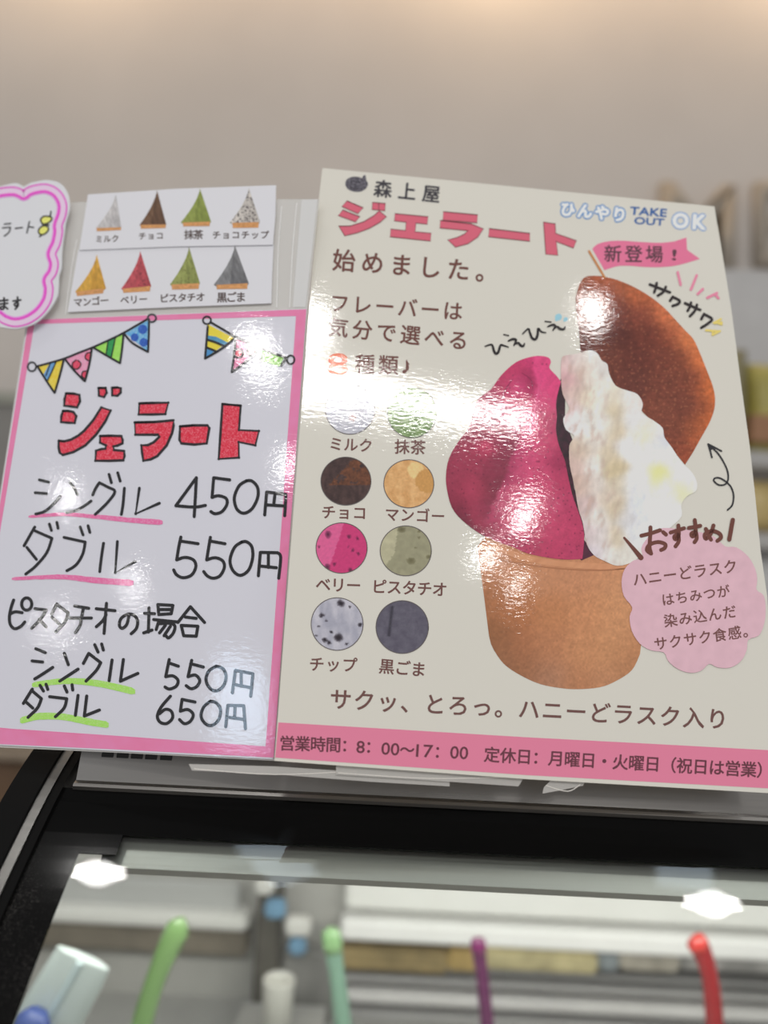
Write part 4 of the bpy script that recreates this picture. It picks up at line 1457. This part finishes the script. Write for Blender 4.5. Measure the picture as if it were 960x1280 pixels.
PR.strokes('pistachio_lettering', zz([
    [(102, 60), (82, 120), (70, 190), (78, 245), (110, 275), (155, 258), (185, 225)], [(75, 165), (115, 148), (165, 155)], circle(200, 90, 38, 46, 14) + [(238, 90)],
    [(262, 125), (345, 135)], [(345, 135), (310, 195), (238, 272)], [(295, 205), (345, 260)],
    [(425, 90), (388, 165)], [(425, 92), (510, 155)], [(510, 155), (490, 220), (420, 298)], [(390, 190), (445, 240)],
    [(560, 105), (665, 122)], [(525, 195), (685, 195)], [(625, 120), (610, 200), (600, 250), (565, 305)],
    [(722, 125), (862, 140)], [(798, 85), (780, 310)], [(795, 170), (770, 215), (722, 260)]]), 3.9, P3, K)
PR.strokes('price_lettering', zz([
    [(268, 425), (340, 455)], [(240, 517), (320, 525)], [(260, 652), (320, 615), (395, 565)], [(482, 460), (512, 545)], [(448, 668), (585, 578)],
    [(665, 460), (625, 535)], [(665, 460), (755, 530)], [(755, 530), (720, 590), (645, 668)], [(710, 395), (735, 450)], [(762, 390), (775, 435)], [(840, 510), (818, 665)],
    [(242, 728), (175, 835)], [(240, 740), (310, 800)], [(310, 800), (280, 870), (210, 940)], [(195, 825), (245, 870)], [(300, 700), (325, 742)], [(345, 692), (358, 730)],
    [(372, 785), (500, 800)], [(500, 800), (480, 870), (415, 935)], [(482, 705), (502, 750)], [(540, 695), (545, 735)], [(585, 775), (565, 925)], [(650, 780), (632, 930)], [(632, 930), (745, 885)]]), 3.9, P3, K)
wide(PR, 'underline', Z(*g, [(240, 698), (400, 675), (560, 668), (760, 690), (1014, 748)]), 6.5, 9, P2, (156, 212, 92), (196, 214, 170), 33)
wide(PR, 'underline', Z(*g, [(150, 965), (300, 932), (480, 937), (650, 970), (815, 998)]), 8.5, 8.5, P2, (156, 212, 92), (196, 214, 170), 34)
g = (140, 740, .20833)
PR.strokes('pistachio_lettering', zz([
    [(102, 140), (88, 195), (60, 218), (44, 198), (55, 158), (95, 133), (132, 140), (153, 172), (146, 218), (115, 250)],
    [(195, 128), (255, 130)], [(222, 95), (218, 240)], [(190, 245), (240, 228)], [(275, 75), (280, 135)], [(280, 135), (355, 130)], [(355, 130), (365, 80)], [(365, 80), (275, 75)], [(280, 105), (358, 105)],
    [(250, 165), (395, 180)], [(280, 175), (265, 225)], [(285, 190), (350, 187), (377, 205), (368, 245), (340, 275), (325, 264)], [(320, 200), (285, 245)], [(350, 205), (312, 262)],
    [(470, 88), (395, 182)], [(470, 88), (555, 182)], [(440, 150), (505, 158)], [(415, 200), (430, 262)], [(430, 262), (505, 265)], [(505, 265), (515, 205)], [(515, 205), (415, 200)]]), 3.9, P3, K)
PR.strokes('price_lettering', zz([
    [(68, 405), (50, 535)], [(50, 535), (155, 488)],
    [(398, 445), (340, 425)], [(343, 405), (322, 508)], [(322, 508), (365, 503), (396, 530), (385, 565), (345, 582), (318, 570)],
    [(548, 450), (472, 430)], [(478, 410), (456, 508)], [(456, 508), (500, 498), (526, 530), (510, 565), (475, 580), (445, 562)],
    [(625, 445), (580, 475), (564, 530), (590, 580), (630, 592), (670, 560), (684, 505), (665, 460), (625, 445)],
    [(722, 605), (740, 470)], [(740, 470), (845, 490)], [(845, 490), (832, 625)], [(775, 480), (775, 565)], [(735, 555), (838, 575)],
    [(350, 625), (295, 690), (272, 745), (290, 782), (330, 788), (363, 755), (355, 715), (320, 704), (285, 730)],
    [(498, 660), (420, 644)], [(420, 644), (410, 715)], [(410, 715), (455, 705), (487, 735), (470, 775), (435, 790), (405, 765)],
    [(590, 655), (550, 690), (534, 745), (560, 790), (600, 800), (640, 765), (651, 705), (625, 665), (590, 655)],
    [(682, 808), (695, 680)], [(695, 680), (790, 682)], [(790, 682), (800, 820)], [(738, 685), (735, 755)], [(690, 750), (795, 765)]]), 3.9, P3, K)

# ------------------------------------------------------------------ two flavour cards in front of the sleeve
M_CARD = printed((208, 208, 214))


def peak(sheet, apex, l, r, lb, rb, base, dark, name_label, seed, speck=None):
    """printed gelato peak on a wafer base: silhouette swept from its tip"""
    def curve(a, b, k):
        return [(a[0] + (b[0] - a[0]) * t ** k, a[1] + (b[1] - a[1]) * t) for t in (0, .12, .3, .5, .7, .85, .95, 1)]
    left = curve(apex, l, 1.5)
    right = curve(apex, r, 1.0)
    poly = left + [(lb[0], (lb[1] + l[1]) / 2), (rb[0], (rb[1] + r[1]) / 2)] + right[::-1][:-1]

    def f(x, y):
        t = max(0, min(1, (y - apex[1]) / max(1, l[1] - apex[1])))
        mid = apex[0] + (0.35 * l[0] + 0.65 * r[0] - apex[0]) * t * 0.6 - 1
        c = mix(base, dark, 0.25 if x < mid - 6 * t else 0.62 if x < mid else 0.15 + 0.5 * t)
        c = shade(c, 1 + 0.16 * fbm(x * 1.4 - y * .3, y * .5, 5, seed))
        if speck and nz(x, y, 2.3, seed + 5) > speck[1]:
            c = speck[0]
        return c
    o = sheet.pic('gelato_picture', poly, 0.00006, f, step=1.2)
    o['label'] = name_label
    sheet.pic('wafer_base', [l if lb[0] < l[0] else (lb[0] - .5, l[1]), r if rb[0] > r[0] else (rb[0] + .5, r[1]), rb, lb], 0.0001,
              lambda x, y: shade((196, 142, 92), 1 + .15 * nz(x, y, 3, seed)), step=2, parent=o)
    return o


CU = Sheet(OS, US, VS, 'flavor_card', 'upper white card with milk, chocolate, matcha and chocolate chip peaks', 'card', 'flavour cards on the plastic sleeve', lift=0.0012)
CU.slab('card', [(110, 243), (220, 236), (345, 231.5), (344, 270), (341, 306), (220, 308), (99, 312.5)], M_CARD, 0, 0.0005)
peak(CU, (144.7, 242.5), (119.5, 285), (151.5, 284), (121, 289), (151, 287.5), (190, 188, 188), (164, 160, 162), 'pale milk peak', 1)
peak(CU, (196.2, 237.5), (174.5, 281), (207.8, 280.5), (176, 285.8), (207, 285), (116, 88, 68), (74, 54, 44), 'brown chocolate peak', 2)
peak(CU, (249.9, 235.5), (226, 278), (263.8, 277), (229, 283), (262, 282.5), (146, 156, 84), (104, 116, 54), 'green matcha peak', 3)
peak(CU, (311, 235), (287, 278.5), (325, 277.5), (291, 285), (323, 284.5), (196, 190, 184), (160, 154, 150), 'speckled chocolate chip peak', 4, ((74, 68, 70), .22))
CT = (86, 74, 72)
g = (100, 220, .27083)
for body, a, b, s in (('ミルク', (88, 291), (163, 288), 8.6), ('チョコ', (288, 277), (368, 275), 8.6), ('抹茶', (503, 270), (546, 270), 11.2), ('チョコチップ', (630, 272), (852, 271), 9.6)):
    CU.text('caption_lettering', body, *Z(*g, [a, b]), s * 1.12, 0.00006, CT, 0.012)

CL = Sheet(OS, US, VS, 'flavor_card', 'lower white card with mango, berry, pistachio and black sesame peaks', 'card', 'flavour cards on the plastic sleeve', lift=0.0006)
CL.slab('card', [(98, 312), (220, 308), (342, 305.5), (340, 345), (339, 379), (210, 384), (84.5, 390)], M_CARD, 0, 0.0005)
peak(CL, (120.8, 318), (94, 364.5), (132.5, 360.5), (96, 370), (129, 366.5), (206, 162, 72), (166, 120, 48), 'yellow mango peak', 6)
peak(CL, (175.2, 313.5), (151.5, 361), (189, 357.5), (154, 366), (187.5, 364), (186, 84, 92), (146, 60, 68), 'pink berry peak', 7, ((110, 50, 60), .42))
peak(CL, (236.2, 308.5), (212.5, 355.5), (250, 354), (215, 362), (248.5, 361), (148, 154, 92), (112, 120, 66), 'olive pistachio peak', 8, ((100, 96, 56), .45))
peak(CL, (293.5, 306.5), (267, 356), (311, 354), (271, 361.5), (309, 361), (132, 132, 134), (82, 82, 86), 'grey black sesame peak', 9)
for body, a, b, s in (('マンゴー', (-9, 583), (113, 574), 10.4), ('ベリー', (206, 572), (292, 568), 10.2), ('ピスタチオ', (388, 564), (556, 558), 10.6), ('黒ごま', (655, 560), (742, 558), 12)):
    CL.text('caption_lettering', body, *Z(*g, [a, b]), s * 1.12, 0.00006, CT, 0.012)

# ------------------------------------------------------------------ cloud shaped card with a neon pink edge
CC = Sheet(OS, US, VS, 'cloud_card', 'cloud shaped white card with glowing pink outline, top left of the signs', 'card', lift=0.004)
co = [(-70, 238), (-40, 232), (-12, 235), (0, 233), (16, 229), (24, 230), (30, 233), (37, 229), (45, 227), (59, 225), (75, 229), (84, 240), (87, 254), (86, 265), (82, 278), (80, 293), (78, 307), (77, 320), (76.5, 334), (73.5, 345), (73, 357), (71.5, 370),
      (62.5, 386), (50, 399.5), (37, 407), (19, 411), (0, 408.5), (-20, 402), (-45, 408), (-75, 405), (-92, 380), (-95, 340), (-90, 300), (-95, 265), (-85, 245)]
CC.slab('card', smooth(co, True, 3), printed((206, 207, 212)), 0.0, 0.0008)
bd = smooth([(-40, 243), (-15, 245), (0, 241), (16, 239.5), (25, 242), (30, 244.5), (36, 240), (45, 237), (58, 236), (70, 242), (77, 254), (76.8, 267), (72, 281), (72.3, 290), (69.5, 304), (64, 317), (67, 329), (65, 340), (58.8, 350), (60.5, 361), (58, 375),
             (48.5, 389), (34, 399), (19, 402.5), (6, 399), (-8, 391), (-30, 396), (-60, 395)], n=4)
CC.strokes('neon_outline', [bd], 13.5, 0.00006, (236, 156, 222))
CC.strokes('neon_glow', [bd], 8.5, 0.00010, (242, 192, 236))
bin_, bout = [], []
for i, (x, y) in enumerate(bd):
    a, b = bd[max(i - 1, 0)], bd[min(i + 1, len(bd) - 1)]
    q = math.hypot(b[0] - a[0], b[1] - a[1])
    nx, ny = -(b[1] - a[1]) / q, (b[0] - a[0]) / q
    bin_.append((x + nx * 3.6, y + ny * 3.6))
    bout.append((x - nx * 5.6, y - ny * 5.6))
CC.strokes('neon_outline', [bin_], 3.6, 0.00014, (222, 84, 192))
CC.strokes('neon_outline', [bout], 1.6, 0.00014, (224, 96, 190))
g = (0, 220, .15625)
KC = (60, 58, 62)
CC.strokes('hand_lettering', zz_ := [Z(*g, l) for l in ([(35, 385), (85, 380)], [(20, 415), (82, 410)], [(82, 410), (72, 450), (35, 480)], [(122, 420), (178, 412)], [(235, 365), (215, 455)], [(230, 405), (268, 412)])], 1.9, 0.00006, KC)
CC.strokes('hand_lettering', [Z(*g, l) for l in ([(-5, 1000), (62, 992)], [(-2, 1025), (60, 1018)], [(32, 975), (35, 1040), (25, 1065), (2, 1062), (5, 1048), (35, 1045), (60, 1062)],
                                                [(105, 1000), (165, 992)], [(140, 968), (142, 1025), (125, 1040), (115, 1025), (138, 1012), (145, 1035), (122, 1065)])], 2.5, 0.00006, (48, 46, 50))
PR_ = [Z(*g, l) for l in (smooth([(335, 375), (325, 350), (345, 325), (385, 322), (415, 335), (405, 360), (375, 380), (350, 385)], True, 3), smooth([(335, 470), (310, 455), (312, 425), (340, 400), (375, 402), (388, 425), (370, 455)], True, 3))]
for p in PR_:
    CC.pic('ribbon_loop', p, 0.00006, flat=(238, 226, 112))
CC.ring('ribbon_outline', PR_, 2.0, 0.0001, (58, 56, 50))
CC.strokes('ribbon_outline', [Z(*g, l) for l in ([(400, 325), (408, 285)], [(340, 388), (390, 392)], [(335, 470), (318, 485)])], 2.0, 0.0001, (58, 56, 50))

# ------------------------------------------------------------------ clear tape under the poster's lower edge
M_TAPE = film('tape_clear', (0.72, 0.70, 0.67), 0.55, 0.12)


def tape(label, poly, lift):
    t = Sheet((-.04494, -.10071, .31494), (.99598, -.07919, .04176), (.04302, .95393, .29693), 'clear_tape', label, 'tape', 'clear tape along the poster edge', lift=lift)
    o = t.slab('strip', poly, M_TAPE, 0, 0.0002)
    t.strokes('wrinkle', [[(poly[-1][0] + 3, poly[-1][1] - 2), ((poly[0][0] + poly[2][0]) / 2, poly[-1][1] + 5), (poly[2][0] - 4, poly[2][1] - 1.2)]], 1.2, 0.00008, (206, 202, 196))
    return t


tape('long strip of clear tape under the left half of the poster edge', [(236, 955), (345, 958), (450, 965), (562, 972), (562, 983), (460, 977), (345, 968), (240, 963)], -0.0026)
tape('short white paper strip peeking out below the middle of the poster', [(420, 956), (640, 968), (655, 972), (648, 983), (560, 977), (420, 968)], -0.0016)
tape('small torn piece of clear tape below the poster, right of the middle', [(690, 974), (731, 977), (729, 982), (700, 988), (678, 992), (680, 984)], -0.0016)
